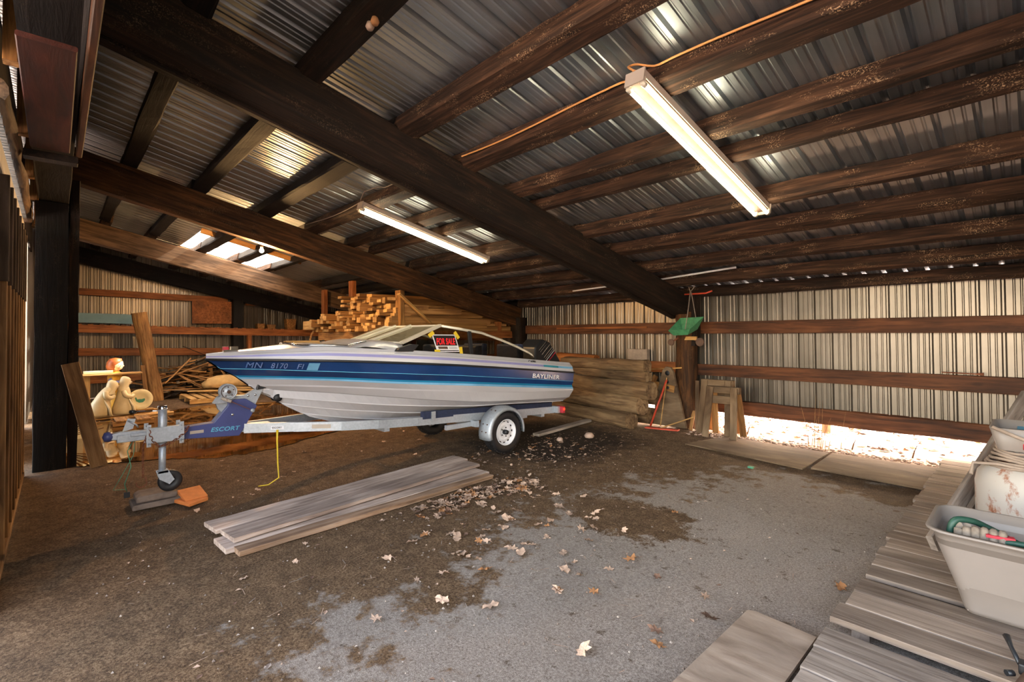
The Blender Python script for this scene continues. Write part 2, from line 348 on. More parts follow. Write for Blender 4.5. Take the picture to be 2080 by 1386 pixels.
def frame_of(p0, p1, upv=(0, 0, 1)):
    p0, p1 = Vector(p0), Vector(p1); X = (p1-p0).normalized(); Y = Vector(upv).cross(X)
    if Y.length < 1e-4: Y = Vector((0, 1, 0))
    Y.normalize(); Z = X.cross(Y); R = Matrix((X, Y, Z)).transposed().to_4x4(); R.translation = (p0+p1)/2; return R, (p1-p0).length
def timber(name, p0, p1, w, h, mat, label=None, cat=None, group=None, kind=None, up=(0, 0, 1), parent=None, **k):
    M, l = frame_of(p0, p1, up); me = timber_mesh(name, l, w, h, mat, **k)
    o = bpy.data.objects.new(name, me); COL.objects.link(o)
    if parent is not None: o.parent = parent; M = Matrix.Translation(-wloc(parent))@M
    o.matrix_basis = M
    return P(o, label, cat, group, kind)

# ---------------------------------------------------------------- building shell
S = .2319
RIB = [(0, 0), (.05, 0), (.059, .006), (.067, .006), (.076, 0), (.112, 0), (.121, .006), (.129, .006), (.138, 0), (.168, 0), (.184, .028), (.2, .028), (.216, 0)]
def ribs(x0, x1):
    out = []; k = math.floor(x0/.22)
    while k*.22 < x1:
        for a, h in RIB:
            x = k*.22+a
            if x0 < x < x1: out.append((x, h))
        k += 1
    return [(x0, 0)]+out+[(x1, 0)]
ZR = 4.275
def roof_strip(mb, x0, x1, y0, y1):
    r = ribs(x0, x1)
    lap = lambda x: .003*math.sin(x*3.1)
    mb.grid([[(x, y, ZR-S*y+h+lap(x)) for x, h in r] for y in np.linspace(y0, y1, 3)], 0, False)
ceil = MB()
roof_strip(ceil, -17.2, -13.9, -.9, 8.5); roof_strip(ceil, -13.9, -11.38, -.9, 2.16); roof_strip(ceil, -13.9, -11.38, 4.0, 8.5); roof_strip(ceil, -11.38, 8, -.9, 8.5)
co = bpy.data.objects.new('ceiling', ceil.mesh('ceiling', ['roof_steel'], fix=False)); COL.objects.link(co); P(co, 'corrugated galvanised steel roof sheets above the log purlins', kind='structure')
sk = MB(); r_ = ribs(-13.92, -11.36); sk.grid([[(x, y, ZR-S*y+h+.006) for x, h in r_] for y in (2.12, 4.04)], 0, False)
so = bpy.data.objects.new('window_1', sk.mesh('window_1', ['fibreglass'], fix=False)); COL.objects.link(so); P(so, 'glowing translucent roof panel over the left bay', kind='structure')
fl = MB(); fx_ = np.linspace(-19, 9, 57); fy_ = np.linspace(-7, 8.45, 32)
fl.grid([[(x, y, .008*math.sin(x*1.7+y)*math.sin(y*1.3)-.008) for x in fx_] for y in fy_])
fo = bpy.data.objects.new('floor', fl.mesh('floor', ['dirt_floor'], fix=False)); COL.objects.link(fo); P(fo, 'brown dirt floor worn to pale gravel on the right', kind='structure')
g_ = MB(); g_.grid([[(x, y, -.03+.05*math.sin(x*2.1)*math.sin(y*1.4)*(0 if y < 9 else 1)-.0*y) for x in np.linspace(-40, 30, 71)] for y in np.linspace(8.4, 30, 30)])
go = bpy.data.objects.new('ground', g_.mesh('ground', ['leafy_ground'], fix=False)); COL.objects.link(go); P(go, 'sunlit pale ground with fallen leaves outside the gap', kind='structure')
y_ = MB(); y_.grid([[(x, y, -.04) for x in np.linspace(-40, 30, 8)] for y in (-30, -7)]); y_.grid([[(x, y, -.04) for x in (-40, -19)] for y in (-7, 8.4)]); y_.grid([[(x, y, -.04) for x in (9, 30)] for y in (-7, 8.4)])
yo = bpy.data.objects.new('yard', y_.mesh('yard', ['leafy_ground'], fix=False)); COL.objects.link(yo); P(yo, kind='structure')
# corrugated walls
wb = MB(); r = ribs(-16.95, 8); wb.grid([[(x, 8.2-h, z if z else ZR-S*8.2-.01) for x, h in r] for z in (.36, 0)], 0, False)
o = bpy.data.objects.new('wall_back', wb.mesh('wall_back', ['wall_steel'], fix=False)); COL.objects.link(o); P(o, 'corrugated steel rear wall with daylight under it', kind='structure')
wl = MB(); r = ribs(-1, 8.3); wl.grid([[(-16.9+h, y, .0 if z == 0 else ZR-S*y-.02) for y, h in r] for z in (0, 1)], 0, False)
o = bpy.data.objects.new('wall_left', wl.mesh('wall_left', ['wall_steel'], fix=False)); COL.objects.link(o); P(o, 'corrugated steel far left wall behind the scrap pile', kind='structure')
wr = MB(); r = ribs(-.9, 8.3); wr.grid([[(8+h, y, .0 if z == 0 else ZR-S*y-.02) for y, h in r] for z in (0, 1)], 0, False)
o = bpy.data.objects.new('wall_right', wr.mesh('wall_right', ['wall_steel'], fix=False)); COL.objects.link(o); P(o, kind='structure')
# front wall left of the post (closed bays) : corrugated
wf = MB()
for xa, xb in ((-16.9, -12.9), (-12.2, -8.9)): r = ribs(xa, xb); wf.grid([[(x, -.4-h, z) for x, h in r] for z in (0.0, 4.3)], 0, False)
o = bpy.data.objects.new('wall_front', wf.mesh('wall_front', ['wall_steel'], fix=False)); COL.objects.link(o); P(o, 'steel front wall closing the left bays', kind='structure')

# girts (rails) on the back wall
GB = 'rails on the rear wall'
timber('girt', (-8.2, 8.13, 1.71), (7.9, 8.13, 1.71), .07, .195, 'wood_redgirt', 'top reddish horizontal rail across the rear steel wall', 'rail', GB, seg=20, irr=.004)
timber('girt', (-16.8, 8.13, 1.71), (-8.6, 8.13, 1.71), .07, .195, 'wood_redgirt', 'reddish rail on the rear wall behind the stacked lumber', 'rail', GB, seg=10, irr=.004)
timber('girt', (-4.0, 8.13, .99), (7.9, 8.13, .99), .07, .19, 'wood_redgirt', 'middle brown rail on the rear wall right of the rough post', 'rail', GB, seg=20, irr=.006)
timber('girt', (-16.8, 8.13, 1.0), (-4.35, 8.13, 1.0), .07, .19, 'wood_girt', 'middle orange rail on the rear wall behind the log pile', 'rail', GB, seg=10, irr=.006)
timber('girt', (-4.0, 8.12, .405), (7.9, 8.12, .4), .1, .2, 'wood_redgirt', 'bottom brown rail above the bright gap right of the rough post', 'rail', GB, seg=30, irr=.012)
timber('girt', (-16.8, 8.12, .405), (-4.35, 8.12, .405), .1, .2, 'wood_girt', 'bottom orange rail low behind the log pile', 'rail', GB, seg=10, irr=.008)
GL = 'rails on the far left wall'
timber('girt', (-16.72, .0, 2.79), (-16.72, 3.8, 2.68), .07, .17, 'wood_girt', 'upper orange rail high on the far left wall', 'rail', GL, seg=10, irr=.003)
timber('girt', (-16.72, 4.3, 2.62), (-16.72, 5.3, 2.6), .07, .15, 'wood_girt', 'short orange rail right of the dark left-wall post', 'rail', GL)
timber('girt', (-16.72, .0, 1.23), (-16.72, 8.1, 1.02), .07, .2, 'wood_girt', 'lower orange rail behind the tilted post at the left wall', 'rail', GL, seg=10, irr=.003)
timber('girt', (-16.72, .0, .5), (-16.72, 8.1, .4), .07, .2, 'wood_girt', 'lowest orange rail behind the scrap pile at the left wall', 'rail', GL, seg=10, irr=.003)
shf = thing('wall_shelf', (-16.55, 4.1, 1.7), 'long slatted wall shelf at the far left carrying boards', 'shelf')
for k in range(36):      # slats of the wall shelf
    y = .2+k*.22
    timber('slat', (-16.78, y, 1.93-y*.026), (-16.36, y, 1.93-y*.026), .11, .035, 'wood_girt', parent=shf)
timber('front_beam', (-16.4, .0, 1.83), (-16.4, 8.0, 1.62), .06, .2, 'wood_girt', parent=shf, seg=10, irr=.003)
timber('leg', (-16.33, 4.3, 0), (-16.33, 4.3, 1.62), .1, .17, 'wood_girt', parent=shf, up=(1, 0, 0))
timber('wall_post', (-16.55, 4.02, 0), (-16.55, 4.02, 2.7), .26, .3, 'wood_blackpost', 'black post in the middle of the far left wall', 'post', up=(1, 0, 0), seg=6, irr=.01)
solo('panel', MB().box((-16.62, 3.38, 2.3), (.02, 1.02, .66)), 'wood_girt', 'brown rectangular board on the left wall beside the black post', 'board')
pn = MB().prism([(.25, 1.98), (1.55, 1.94), (1.55, 2.17), (1.35, 2.2), (.25, 2.22)], .06, 'x', -16.45)
solo('foam_board', pn, 'foam_blue', 'grey-blue foam board standing on the left end of the wall shelf', 'board')
for k, (y, a, b) in enumerate(((4.65, .22, .16), (4.95, .26, .14), (5.55, .3, .34))):
    lab = ['small brown scrap block on the shelf nearest the black post', 'wide low brown block on the shelf beside the bucket', 'brown square bucket on the wall shelf'][k]
    solo('block', MB().prism([(y-a/2*.8, 1.83-.026*(y-4)), (y+a/2*.8, 1.83-.026*(y-4)), (y+a/2, 1.83+b-.026*(y-4)), (y-a/2, 1.83+b-.026*(y-4))], .25, 'x', -16.5), 'wood_old', lab, 'block')

# posts on the back wall
def rough_post(x, y, z, w, label, name='post', mat='wood_girder', seed=3):
    timber(name, (x, y, -.02), (x, y, z), w, w*.95, mat, label, 'post', up=(0, 1, 0), seg=16, irr=.02, seed=seed, rndness=1.2)
rough_post(-4.13, 8.0, 1.98, .34, 'rough round rear post under the main sloping girder', seed=3)
timber('post', (-3.98, 7.98, 1.4), (-3.98, 7.98, 2.25), .14, .2, 'wood_creosote', 'dark short upright on top of the rough rear post', 'post', up=(0, 1, 0))
rough_post(-8.4, 8.05, 2.0, .3, 'dark rear post behind the boat motor', mat='wood_creosote', seed=5)
rough_post(-12.6, 8.05, 2.0, .28, 'dark rear post behind the stacked lumber', mat='wood_creosote', seed=6)
rough_post(.9, 8.0, 2.0, .3, 'rear post at the right', mat='wood_girder', seed=8)
# big front post with its side plank
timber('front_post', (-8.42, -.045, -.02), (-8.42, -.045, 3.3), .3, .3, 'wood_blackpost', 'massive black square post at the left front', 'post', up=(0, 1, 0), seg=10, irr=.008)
timber('post_plank', (-8.36, .16, -.02), (-8.36, .16, 3.62), .14, .09, 'wood_creosote', 'narrow rough plank along the right side of the black post', 'plank', up=(0, 1, 0), seg=16, irr=.012)
# girders, running down to the back wall
def girder(x, w, zb, zt, mat, label, y0=-.3, y1=8.05, **k):
    h = (zt-zb)*math.cos(math.atan(S))
    zc = (zb+zt)/2
    timber('girder', (x, y0, zc-S*y0), (x, y1, zc-S*y1), w, h, mat, label, 'beam', 'sloping roof girders', seg=24, irr=.006, cham=.012, **k)
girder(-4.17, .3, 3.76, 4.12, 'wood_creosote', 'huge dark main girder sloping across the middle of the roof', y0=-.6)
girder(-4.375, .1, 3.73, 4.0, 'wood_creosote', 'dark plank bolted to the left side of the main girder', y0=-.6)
girder(-8.42, .2, 3.65, 4.1, 'wood_girder', 'brown sloping girder from the black post to the log pile corner')
girder(-12.65, .2, 3.58, 4.0, 'wood_greybrown', 'pale brown girder just below the glowing roof panel')
girder(-16.6, .25, 3.6, 4.0, 'wood_blackpost', 'black girder along the top of the far left wall', y1=8.1)
girder(.3, .3, 3.76, 4.12, 'wood_girder', 'sloping girder at the right', y0=-.6)
# purlins
YL = [(-.75, .15, .16), (-.15, .2, .17), (.64, .18, .17), (1.44, .18, .17), (2.33, .21, .18), (3.07, .2, .17), (3.80, .14, .16), (4.25, .11, .15), (5.06, .13, .18), (5.78, .2, .155), (6.57, .17, .16), (7.29, .15, .16), (8.0, .14, .15)]
ordn = ['rearmost', 'second from the rear wall', 'third from the rear wall', 'fourth from the rear wall', 'fifth from the rear wall', 'sixth from the rear wall', 'seventh from the rear wall', 'eighth from the rear wall', 'ninth from the rear wall', 'tenth from the rear wall', 'eleventh from the rear wall', 'twelfth from the rear wall', 'frontmost']
bays = [(-16.8, -12.62, 'far left bay'), (-12.68, -8.38, 'bay left of the brown girder'), (-8.46, -4.12, 'bay between the two big girders'), (-4.25, 7.9, 'wide bay right of the main girder')]
for bi, (xa, xb, bn) in enumerate(bays):
    for i, (y, wd, dp) in enumerate(YL):
        if bi < 2 and i == 7: continue
        dy = rnd.uniform(-.02, .02) if bi < 3 else 0
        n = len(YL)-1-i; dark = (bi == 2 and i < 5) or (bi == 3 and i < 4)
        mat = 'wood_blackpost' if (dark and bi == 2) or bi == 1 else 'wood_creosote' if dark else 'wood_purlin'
        yc = y+wd/2+dy; zz = ZR-.006-S*yc-dp/2
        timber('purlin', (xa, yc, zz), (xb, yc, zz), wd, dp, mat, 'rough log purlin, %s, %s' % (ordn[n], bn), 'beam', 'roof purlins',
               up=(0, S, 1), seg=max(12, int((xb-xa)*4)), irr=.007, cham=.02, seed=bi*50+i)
# trim around the skylight
for (p0, p1, lab) in (((-11.33, 2.1, ZR-.06-S*2.1), (-11.33, 4.05, ZR-.06-S*4.05), 'trim strip on the right edge of the glowing roof panel'), ((-13.95, 2.1, ZR-.06-S*2.1), (-13.95, 4.05, ZR-.06-S*4.05), 'trim strip on the left edge of the glowing roof panel')):
    timber('trim_strip', p0, p1, .06, .1, 'wood_pine', lab, 'trim')
# header box beam at the front, above the opening
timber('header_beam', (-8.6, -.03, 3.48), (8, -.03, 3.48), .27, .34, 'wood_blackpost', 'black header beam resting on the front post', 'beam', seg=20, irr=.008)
timber('soffit_board', (-5.5, -.045, 3.19), (-3.5, -.045, 3.19), .24, .03, 'wood_redply', 'dark red board under the front header', 'board')
timber('header_plank', (-5.65, .135, 3.42), (2, .135, 3.42), .04, .45, 'wood_redgirt', 'reddish plank on the inner face of the header, upper left corner', 'plank')
timber('fascia_plank', (-13.5, -.37, 3.8), (-2.2, -.37, 3.8), .03, 1.0, 'wood_creosote', 'dark fascia plank behind the cleats above the stud wall', 'plank', seg=4)
timber('header_sill', (-5.74, -.04, 3.16), (-5.62, -.04, 3.16), .34, .06, 'wood_creosote', 'rough crosspiece at the end of the dark red board', 'board', up=(0, 0, 1))
# stud wall on the left, along y=-.3
sw = thing('wall_front_studs', (-6.5, -.3, 0), 'stud wall section at the left edge, seen from inside', None, None, 'structure')
def spart(name, p0, p1, w, h, mat, up=(0, 0, 1), **k): return timber(name, p0, p1, w, h, mat, parent=sw, up=up, **k)
spart('bottom_plate', (-8.15, -.31, .03), (-4.2, -.31, .03), .1, .05, 'wood_stud')
spart('top_plate', (-8.15, -.31, 2.91), (-4.2, -.31, 2.91), .05, .16, 'fascia')
for k in range(8):
    x = -8.12+k*.42
    spart('stud', (x, -.31, .055), (x, -.31, 2.83), .045, .09, 'wood_stud', up=(0, 1, 0), seed=k)
    spart('stud_block', (x+.05, -.29, 2.05), (x+.05, -.29, 2.83), .04, .07, 'wood_sheath', up=(0, 1, 0), seed=k)
part('sheathing', MB().box((-6.17, -.385, 1.45), (3.96, .02, 2.86)), 'wood_sheath', sw)
# corrugated drip edge and log plate above it
de = MB(); r = ribs(-8.3, -4.0); de.grid([[(x, y, 3.07+h*1.4) for x, h in r] for y in (-.5, -.27)], 0, False)
solo('drip_edge', de, 'roof_steel', 'bright corrugated steel edge above the stud wall', 'flashing', kind='structure', fix=False)
timber('plate_log', (-8.9, -.3, 3.2), (-4.4, -.3, 3.2), .13, .16, 'wood_greybrown', 'rough grey log lying above the stud wall', 'log', seg=20, irr=.02, rndness=1.3)
for k, (x, za, zb) in enumerate(((-4.2, 3.3, 4.1), (-5.65, 3.3, 3.95), (-7.15, 3.3, 3.75), (-8.38, 3.31, 3.7), (-10.0, 3.3, 3.75))):
    timber('cleat', (x, -.212, za), (x, -.212, zb), .09, .07, 'wood_old', ['long wooden cleat nearest the camera above the stud wall', 'second wooden cleat above the stud wall', 'third wooden cleat above the stud wall', 'fourth wooden cleat above the stud wall', 'last wooden cleat beside the black post'][k], 'cleat', 'cleats above the stud wall', up=(0, 1, 0))

# ---------------------------------------------------------------- boat
BX = -5.88
boat = thing('boat', (BX, 3.4, .45), 'white and navy motorboat resting on the galvanised trailer', 'boat')
CV = {   # (y, half width, z) of the lines on the hull, bow to stern
 'A': [(1.14, 0, 1.387), (1.26, .1, 1.383), (1.4, .205, 1.378), (1.63, .361, 1.374), (1.93, .542, 1.362), (2.13, .64, 1.355), (2.31, .723, 1.346), (2.61, .835, 1.327), (3.17, .965, 1.286), (3.64, 1.0, 1.246), (4.47, 1.0, 1.164), (5.14, 1.0, 1.095), (5.87, 1.0, 1.018)],
 'B': [(1.27, 0, 1.285), (1.42, .108, 1.279), (1.66, .264, 1.267), (1.97, .445, 1.245), (2.16, .546, 1.232), (2.35, .633, 1.219), (2.87, .83, 1.181), (3.65, .978, 1.117), (4.21, .985, 1.059), (4.89, .985, .989), (5.87, .985, .881)],
 'C': [(1.41, 0, 1.207), (1.69, .172, 1.193), (2.0, .35, 1.176), (2.38, .544, 1.152), (2.91, .755, 1.103), (3.89, .955, 1.021), (4.9, .96, .922), (5.87, .96, .822)],
 'D': [(1.45, 0, 1.166), (1.69, .153, 1.157), (2.01, .336, 1.139), (2.39, .533, 1.11), (2.92, .749, 1.057), (3.89, .972, .972), (4.89, .985, .869), (5.87, .985, .767)],
 'E': [(1.54, 0, 1.095), (1.75, .12, 1.085), (2.05, .28, 1.068), (2.35, .42, 1.045), (2.8, .61, 1.0), (3.2, .75, .96), (3.9, .925, .90), (4.9, .965, .80), (5.87, .985, .742)],
 'F': [(1.65, 0, 1.046), (1.85, .095, 1.021), (2.06, .193, .994), (2.27, .283, .975), (2.63, .429, .922), (3.02, .568, .869), (3.45, .698, .808), (4.0, .828, .743), (4.32, .877, .716), (4.97, .9, .677), (5.83, .9, .628)],
 'G': [(1.74, 0, .954), (2.08, .128, .899), (2.51, .275, .836), (2.68, .331, .807), (3.09, .453, .755), (3.53, .571, .711), (4.11, .691, .661), (4.44, .739, .652), (4.97, .76, .623), (5.75, .76, .567)],
 'H': [(1.89, 0, .855), (2.11, .06, .803), (2.56, .165, .723), (2.75, .205, .698), (3.19, .3, .635), (3.54, .37, .601), (4.3, .47, .57), (5.75, .5, .52)],
 'I': [(2.13, 0, .715), (2.37, .04, .66), (2.61, .075, .617), (2.8, .1, .583), (3.08, .135, .546), (3.69, .19, .515), (4.5, .24, .5), (5.75, .25, .47)],
 'K': [(1.14, 0, 1.387), (1.272, 0, 1.285), (1.406, 0, 1.207), (1.454, 0, 1.166), (1.595, 0, 1.048), (1.668, 0, .997), (1.816, 0, .896), (1.971, 0, .798), (2.214, 0, .662), (2.47, 0, .574), (2.75, 0, .53), (3.4, 0, .49), (4.5, 0, .465), (5.8, 0, .43)]}
def stem_z(y): k = CV['K']; return float(np.interp(y, [p[0] for p in k], [p[2] for p in k]))
def cv(c, y):
    p = CV[c]
    if y <= p[0][0]: return 0., stem_z(y)
    f = lambda yy: (float(np.interp(yy, [q[0] for q in p], [q[1] for q in p])), float(np.interp(yy, [q[0] for q in p], [q[2] for q in p])))
    h = min(.12, y-p[0][0]); a = [f(y-h), f(y), f(min(y+h, p[-1][0]))]
    return (a[0][0]+2*a[1][0]+a[2][0])/4, (a[0][1]+2*a[1][1]+a[2][1])/4
ys = sorted(set(list(np.arange(1.14, 2.2, .05))+list(np.arange(2.2, 5.84, .12))+[5.86]+[CV[c][0][0]+.001 for c in CV]))
rows = []; mis = None
for y in ys:
    row = []; mi = []
    def pt(t, z, m): row.append((t, z)); mi.append(m)
    A, B, Cc, D, E_, F, G, H, I = [cv(c, y) for c in 'ABCDEFGHI']; kz = min(stem_z(y), I[1]-.0)
    tap = 1-.03*max(0, (y-5.3)/.56)
    pt(A[0], A[1], 1)
    pt(max(0, B[0]), B[1]+.006, 2); pt(max(0, B[0]+(.004 if B[0] else 0)), B[1], 1)
    pt(Cc[0], Cc[1], 3)
    pt((Cc[0]+D[0])/2, (Cc[1]+D[1])/2, 5); pt(D[0], D[1], 0)
    pt(E_[0], E_[1]+.006, 0); pt(max(0, E_[0]-(.012 if E_[0] else 0)), E_[1]-.012, 0)
    pt(F[0], F[1]+.004, 0); pt(max(0, F[0]-(.03 if F[0] > .05 else 0)), F[1]-.006, 0)
    for q in (G, H, I):
        pt(q[0]+(.02 if q[0] > .03 else 0), q[1]+.008, 4); pt(q[0]+(.018 if q[0] > .03 else 0), q[1]-.004, 0); pt(max(0, q[0]-.006), q[1]-.002, 0)
    pt(0, kz, 0)
    mis = mi[:-1]; rows.append((y, row))
hull = MB()
for sg in (1, -1): hull.grid([[(BX+sg*t, y, z) for t, z in row] for y, row in rows], smooth=False, mis=mis)
yl, rl = rows[-1]      # transom
ring = [(BX+t, yl, z) for t, z in rl]+[(BX-t, yl, z) for t, z in rl[::-1][1:]]
hull.add(ring, [tuple(range(len(ring)))], 0)
hull_o = part('hull', hull, ['gel_white', 'gel_navy', 'print_cyan', 'gel_turq', 'gel_white', 'gel_lightblue'], boat)
# deck: side band with purple stripe, then foredeck / gunwales
def bs(y): return min(1, .42+.58*(y-1.14)/1.0)
def deck_row(y):
    t, z = cv('A', y); b = bs(y); s = min(1, t/.3)
    return [(t, z+.004), (max(0, t-.012*s), z+.04*b), (max(0, t-.016*s), z+.056*b), (max(0, t-.024*s), z+.086*b), (max(0, t-.035*s), z+.105*b), (max(0, t-.05*s), z+.112*b), (max(0, t-.09*s), z+.15*b)]
dk = MB()
def stripe_m(y): return 1
yd = [y for y in ys]
for sg in (1, -1):
    dk.grid([[(BX+sg*t, y, z) for t, z in deck_row(y)] for y in yd], smooth=False, mis=[0, 0, 1, 0, 0, 0])
# foredeck crown, y < 2.62, raised dash hump to 3.05
fd = []
def hump(y, t):
    h = max(0, min(1, (y-2.42)/.3)); e = max(0, min(1, (.78-abs(t))/.1)); return .075*h*e*(3-2*h)*h if h < 1 else .075*e
for y in [q for q in yd if q <= 3.06]:
    t, z = deck_row(y)[-1]; r_ = []
    for k in range(-8, 9):
        a = k/8; tt = t*a; crown = .04*min(1, t/.5)*(1-a*a)
        walk = 1 if (abs(tt) < .2 and y > 2.3) else 0
        r_.append((BX+tt, y, z+crown+hump(y, tt)))
    fd.append(r_)
dk.grid(fd, smooth=True)
# gunwale top and inner wall aft of the dash
gw = {1: [], -1: []}
for y in [q for q in yd if q >= 3.0]:
    t, z = deck_row(y)[-1]
    for sg in (1, -1):
        gw[sg].append([(BX+sg*t, y, z), (BX+sg*(t-.1), y, z+.004), (BX+sg*(t-.2), y, z-.02), (BX+sg*(t-.22), y, z-.12), (BX+sg*(t-.24), y, .98)])
for sg in (1, -1): dk.grid(gw[sg])
tE, zE = deck_row(5.86)[-1]
dk.box((BX, 5.8, zE-.06), (2*(tE-.1), .1, .12)); dk.box((BX, 4.75, .80), (1.5, 2.0, .02))
dk.box((BX, 3.07, 1.33), (1.5, .03, .3))
part('deck', dk, ['gel_white', 'gel_purple'], boat)
rr = MB()
rp = [(BX+sg*(t+.008), y, z+.002) for sg in (1,) for y, (t, z) in [(q, cv('A', q)) for q in yd]]
rp2 = [(2*BX-x, y, z) for x, y, z in rp]
rr.tube(rp2[::-1][:-1]+rp, .014, 6)
part('rub_rail', rr, 'plastic_black', boat)
# stern end of the side stripe, decals and lettering
def text(name, s, size, mat, par, o, X, Y, label=None, ext=.0015, shear=0, squash=1, bold=0):
    cu = bpy.data.curves.new(name, 'FONT'); cu.body = s; cu.size = size; cu.extrude = ext; cu.shear = shear; cu.align_x = 'LEFT'; cu.space_character = 1.05; cu.offset = bold
    t = bpy.data.objects.new(name, cu); COL.objects.link(t); bpy.context.view_layer.update()
    me = bpy.data.meshes.new_from_object(t.evaluated_get(bpy.context.evaluated_depsgraph_get())); bpy.data.objects.remove(t)
    X = Vector(X).normalized(); Y = Vector(Y); Y = (Y-X*Y.dot(X)).normalized(); Z = X.cross(Y)
    M = Matrix((X*squash, Y, Z)).transposed().to_4x4(); M.translation = Vector(o)
    me.transform(Matrix.Translation(-wloc(par))@M); me.materials.clear(); me.materials.append(MATS[mat]); me.name = name
    ob = bpy.data.objects.new(name, me); ob.parent = par; COL.objects.link(ob); return P(ob, label)
def side_text(name, s, size, mat, ya, yb, va, vb, cu1, f1, **k):
    # along the near side between curves: position at fraction f1 of the way from A to B
    def pos(y):
        a, b = cv('A', y), cv('B', y); return Vector((BX+a[0]+(b[0]-a[0])*f1+.006, y, a[1]+(b[1]-a[1])*f1))
    p, q = pos(ya), pos(yb); a, b = cv('A', ya), cv('B', ya)
    return text(name, s, size, mat, boat, p, q-p, Vector((a[0]-b[0], 0, a[1]-b[1])), **k)
side_text('lettering', 'BAYLINER', .088, 'paper_white', 4.95, 5.6, 0, 0, 0, .84, squash=1.42, bold=.001, label='white maker lettering near the stern')
def bow_text(s, y, size, **k):
    def pos(y): a, b = cv('A', y), cv('B', y); return Vector((BX+a[0]*.45+b[0]*.55+.03, y, a[1]*.2+b[1]*.8))
    return text('registration', s, size, 'gel_lightblue' if 0 else 'decal_blue', boat, pos(y)+Vector((.006, 0, 0)), pos(y+.12)-pos(y), Vector((.06, 0, 1)), shear=.25, **k)
plain('decal_blue', '24508a', .35)
bow_text('MN', 1.45, .085, label='handwritten pale blue registration letters', squash=1.25); bow_text('8170', 1.66, .08, squash=1.0); bow_text('Fl', 1.88, .08, squash=1.2)
def patch(name, y0, y1, f0, f1, ca, cb, mat, label=None, off=.006, flat=False):
    mb = MB(); rw = []
    for y in np.linspace(y0, y1, 5):
        a, b = ca(y), cb(y); rw.append([(BX+a[0]+(b[0]-a[0])*f+off, y, a[1]+(b[1]-a[1])*f) for f in (f0, f1)])
    mb.grid(rw); return part(name, mb, mat, boat, label)
cA = lambda y: cv('A', y); cB = lambda y: cv('B', y)
patch('decal', 1.99, 2.09, .22, .9, cA, cB, 'gel_lightblue', 'pale blue square sticker', .01)
c3 = lambda y: deck_row(y)[2]; c4 = lambda y: deck_row(y)[3]
patch('stripe_end', 5.2, 5.5, 0, 1, c3, c4, 'goose_teal' if 0 else 'gel_teal', 'teal end of the side stripe', .003) if 0 else None
plain('gel_teal', '2c7f92', .3)
patch('stripe_end', 5.2, 5.52, 0, 1, c3, c4, 'gel_teal', 'teal stretch of the side stripe', .004)
patch('stripe_end', 5.52, 5.85, 0, 1, c3, c4, 'gel_lightblue', 'pale blue end of the side stripe', .004)
tt_, zz_ = deck_row(4.95)[5]
text('badge', 'CAPRI', .05, 'print_black', boat, (BX+tt_+.004, 4.92, zz_-.006), (0, 1, -.11), (-.35, 0, 1), squash=1.1, bold=.001, label='small black model badge')
# bow fittings
nl = MB(); nl.box((BX, 1.36, 1.475), (.07, .13, .022)); nl.box((BX, 1.40, 1.5), (.05, .07, .035)); part('bow_light', nl, 'chrome', boat)
part('bow_light_lens', MB().box((BX, 1.318, 1.497), (.055, .05, .04)), 'red_rubber', boat, 'red lens of the bow light')
cl = MB()
for y in (1.78, 1.92): cl.tube([(BX+.2, y, 1.44), (BX+.2, y, 1.482)], .01)
cl.tube([(BX+.2, 1.72, 1.475), (BX+.2, 1.78, 1.487), (BX+.2, 1.92, 1.487), (BX+.2, 1.98, 1.475)], .011); part('cleat', cl, 'chrome', boat)
rim = MB(); rpts = [(.38, 1.98), (.5, 2.15), (.58, 2.4), (.6, 2.62)]
def top_z(y, t): 
    a, z = deck_row(y)[-1]; k = t/max(a, .01); return z+.04*min(1, a/.5)*(1-k*k)+hump(y, t)
for sg in (1, -1): rim.tube([(BX+sg*t, y, top_z(y, t)+.012) for t, y in [(0, 1.94), (.25, 1.94)]+rpts], .012, 6)
part('cockpit_rim', rim, 'chrome', boat, 'bright metal rim around the bow cockpit')
# windscreen
ws = MB(); nb, ntp = (.74, 3.0, 1.535), (.70, 3.58, 1.745); cb, ctp = (.2, 2.86, 1.55), (.2, 3.46, 1.742)
fr = MB(); gl = MB()
for sg in (1, -1):
    p = lambda q: (BX+sg*q[0], q[1], q[2])
    gl.add([p(nb), p(cb), p(ctp), p(ntp)], [(0, 1, 2, 3)])
    fr.bar(p(nb), p(ntp), .06, .035, (0, -.3, 1)); fr.bar(p(cb), p(ctp), .04, .045, (0, -.3, 1)); fr.bar(p(nb), p(cb), .03, .02); fr.bar(p(ntp), p(ctp), .022, .02)
gl.add([(BX+.2, 2.86, 1.55), (BX-.2, 2.86, 1.55), (BX-.2, 3.46, 1.742), (BX+.2, 3.46, 1.742)], [(0, 1, 2, 3)])
fr.bar((BX+.2, 3.46, 1.742), (BX-.2, 3.46, 1.742), .022, .02)
wsf = part('windscreen_frame', fr, 'aluminium', boat)
o = part('pane', gl, 'glass_front', boat, fix=False); o.parent = wsf; o.location = Vector(o.location)+Vector((0, 0, 0))
st = [(3.58, 1.738), (3.85, 1.693), (4.18, 1.645), (4.53, 1.545), (4.84, 1.441), (5.05, 1.36), (5.14, 1.315), (5.17, 1.275)]
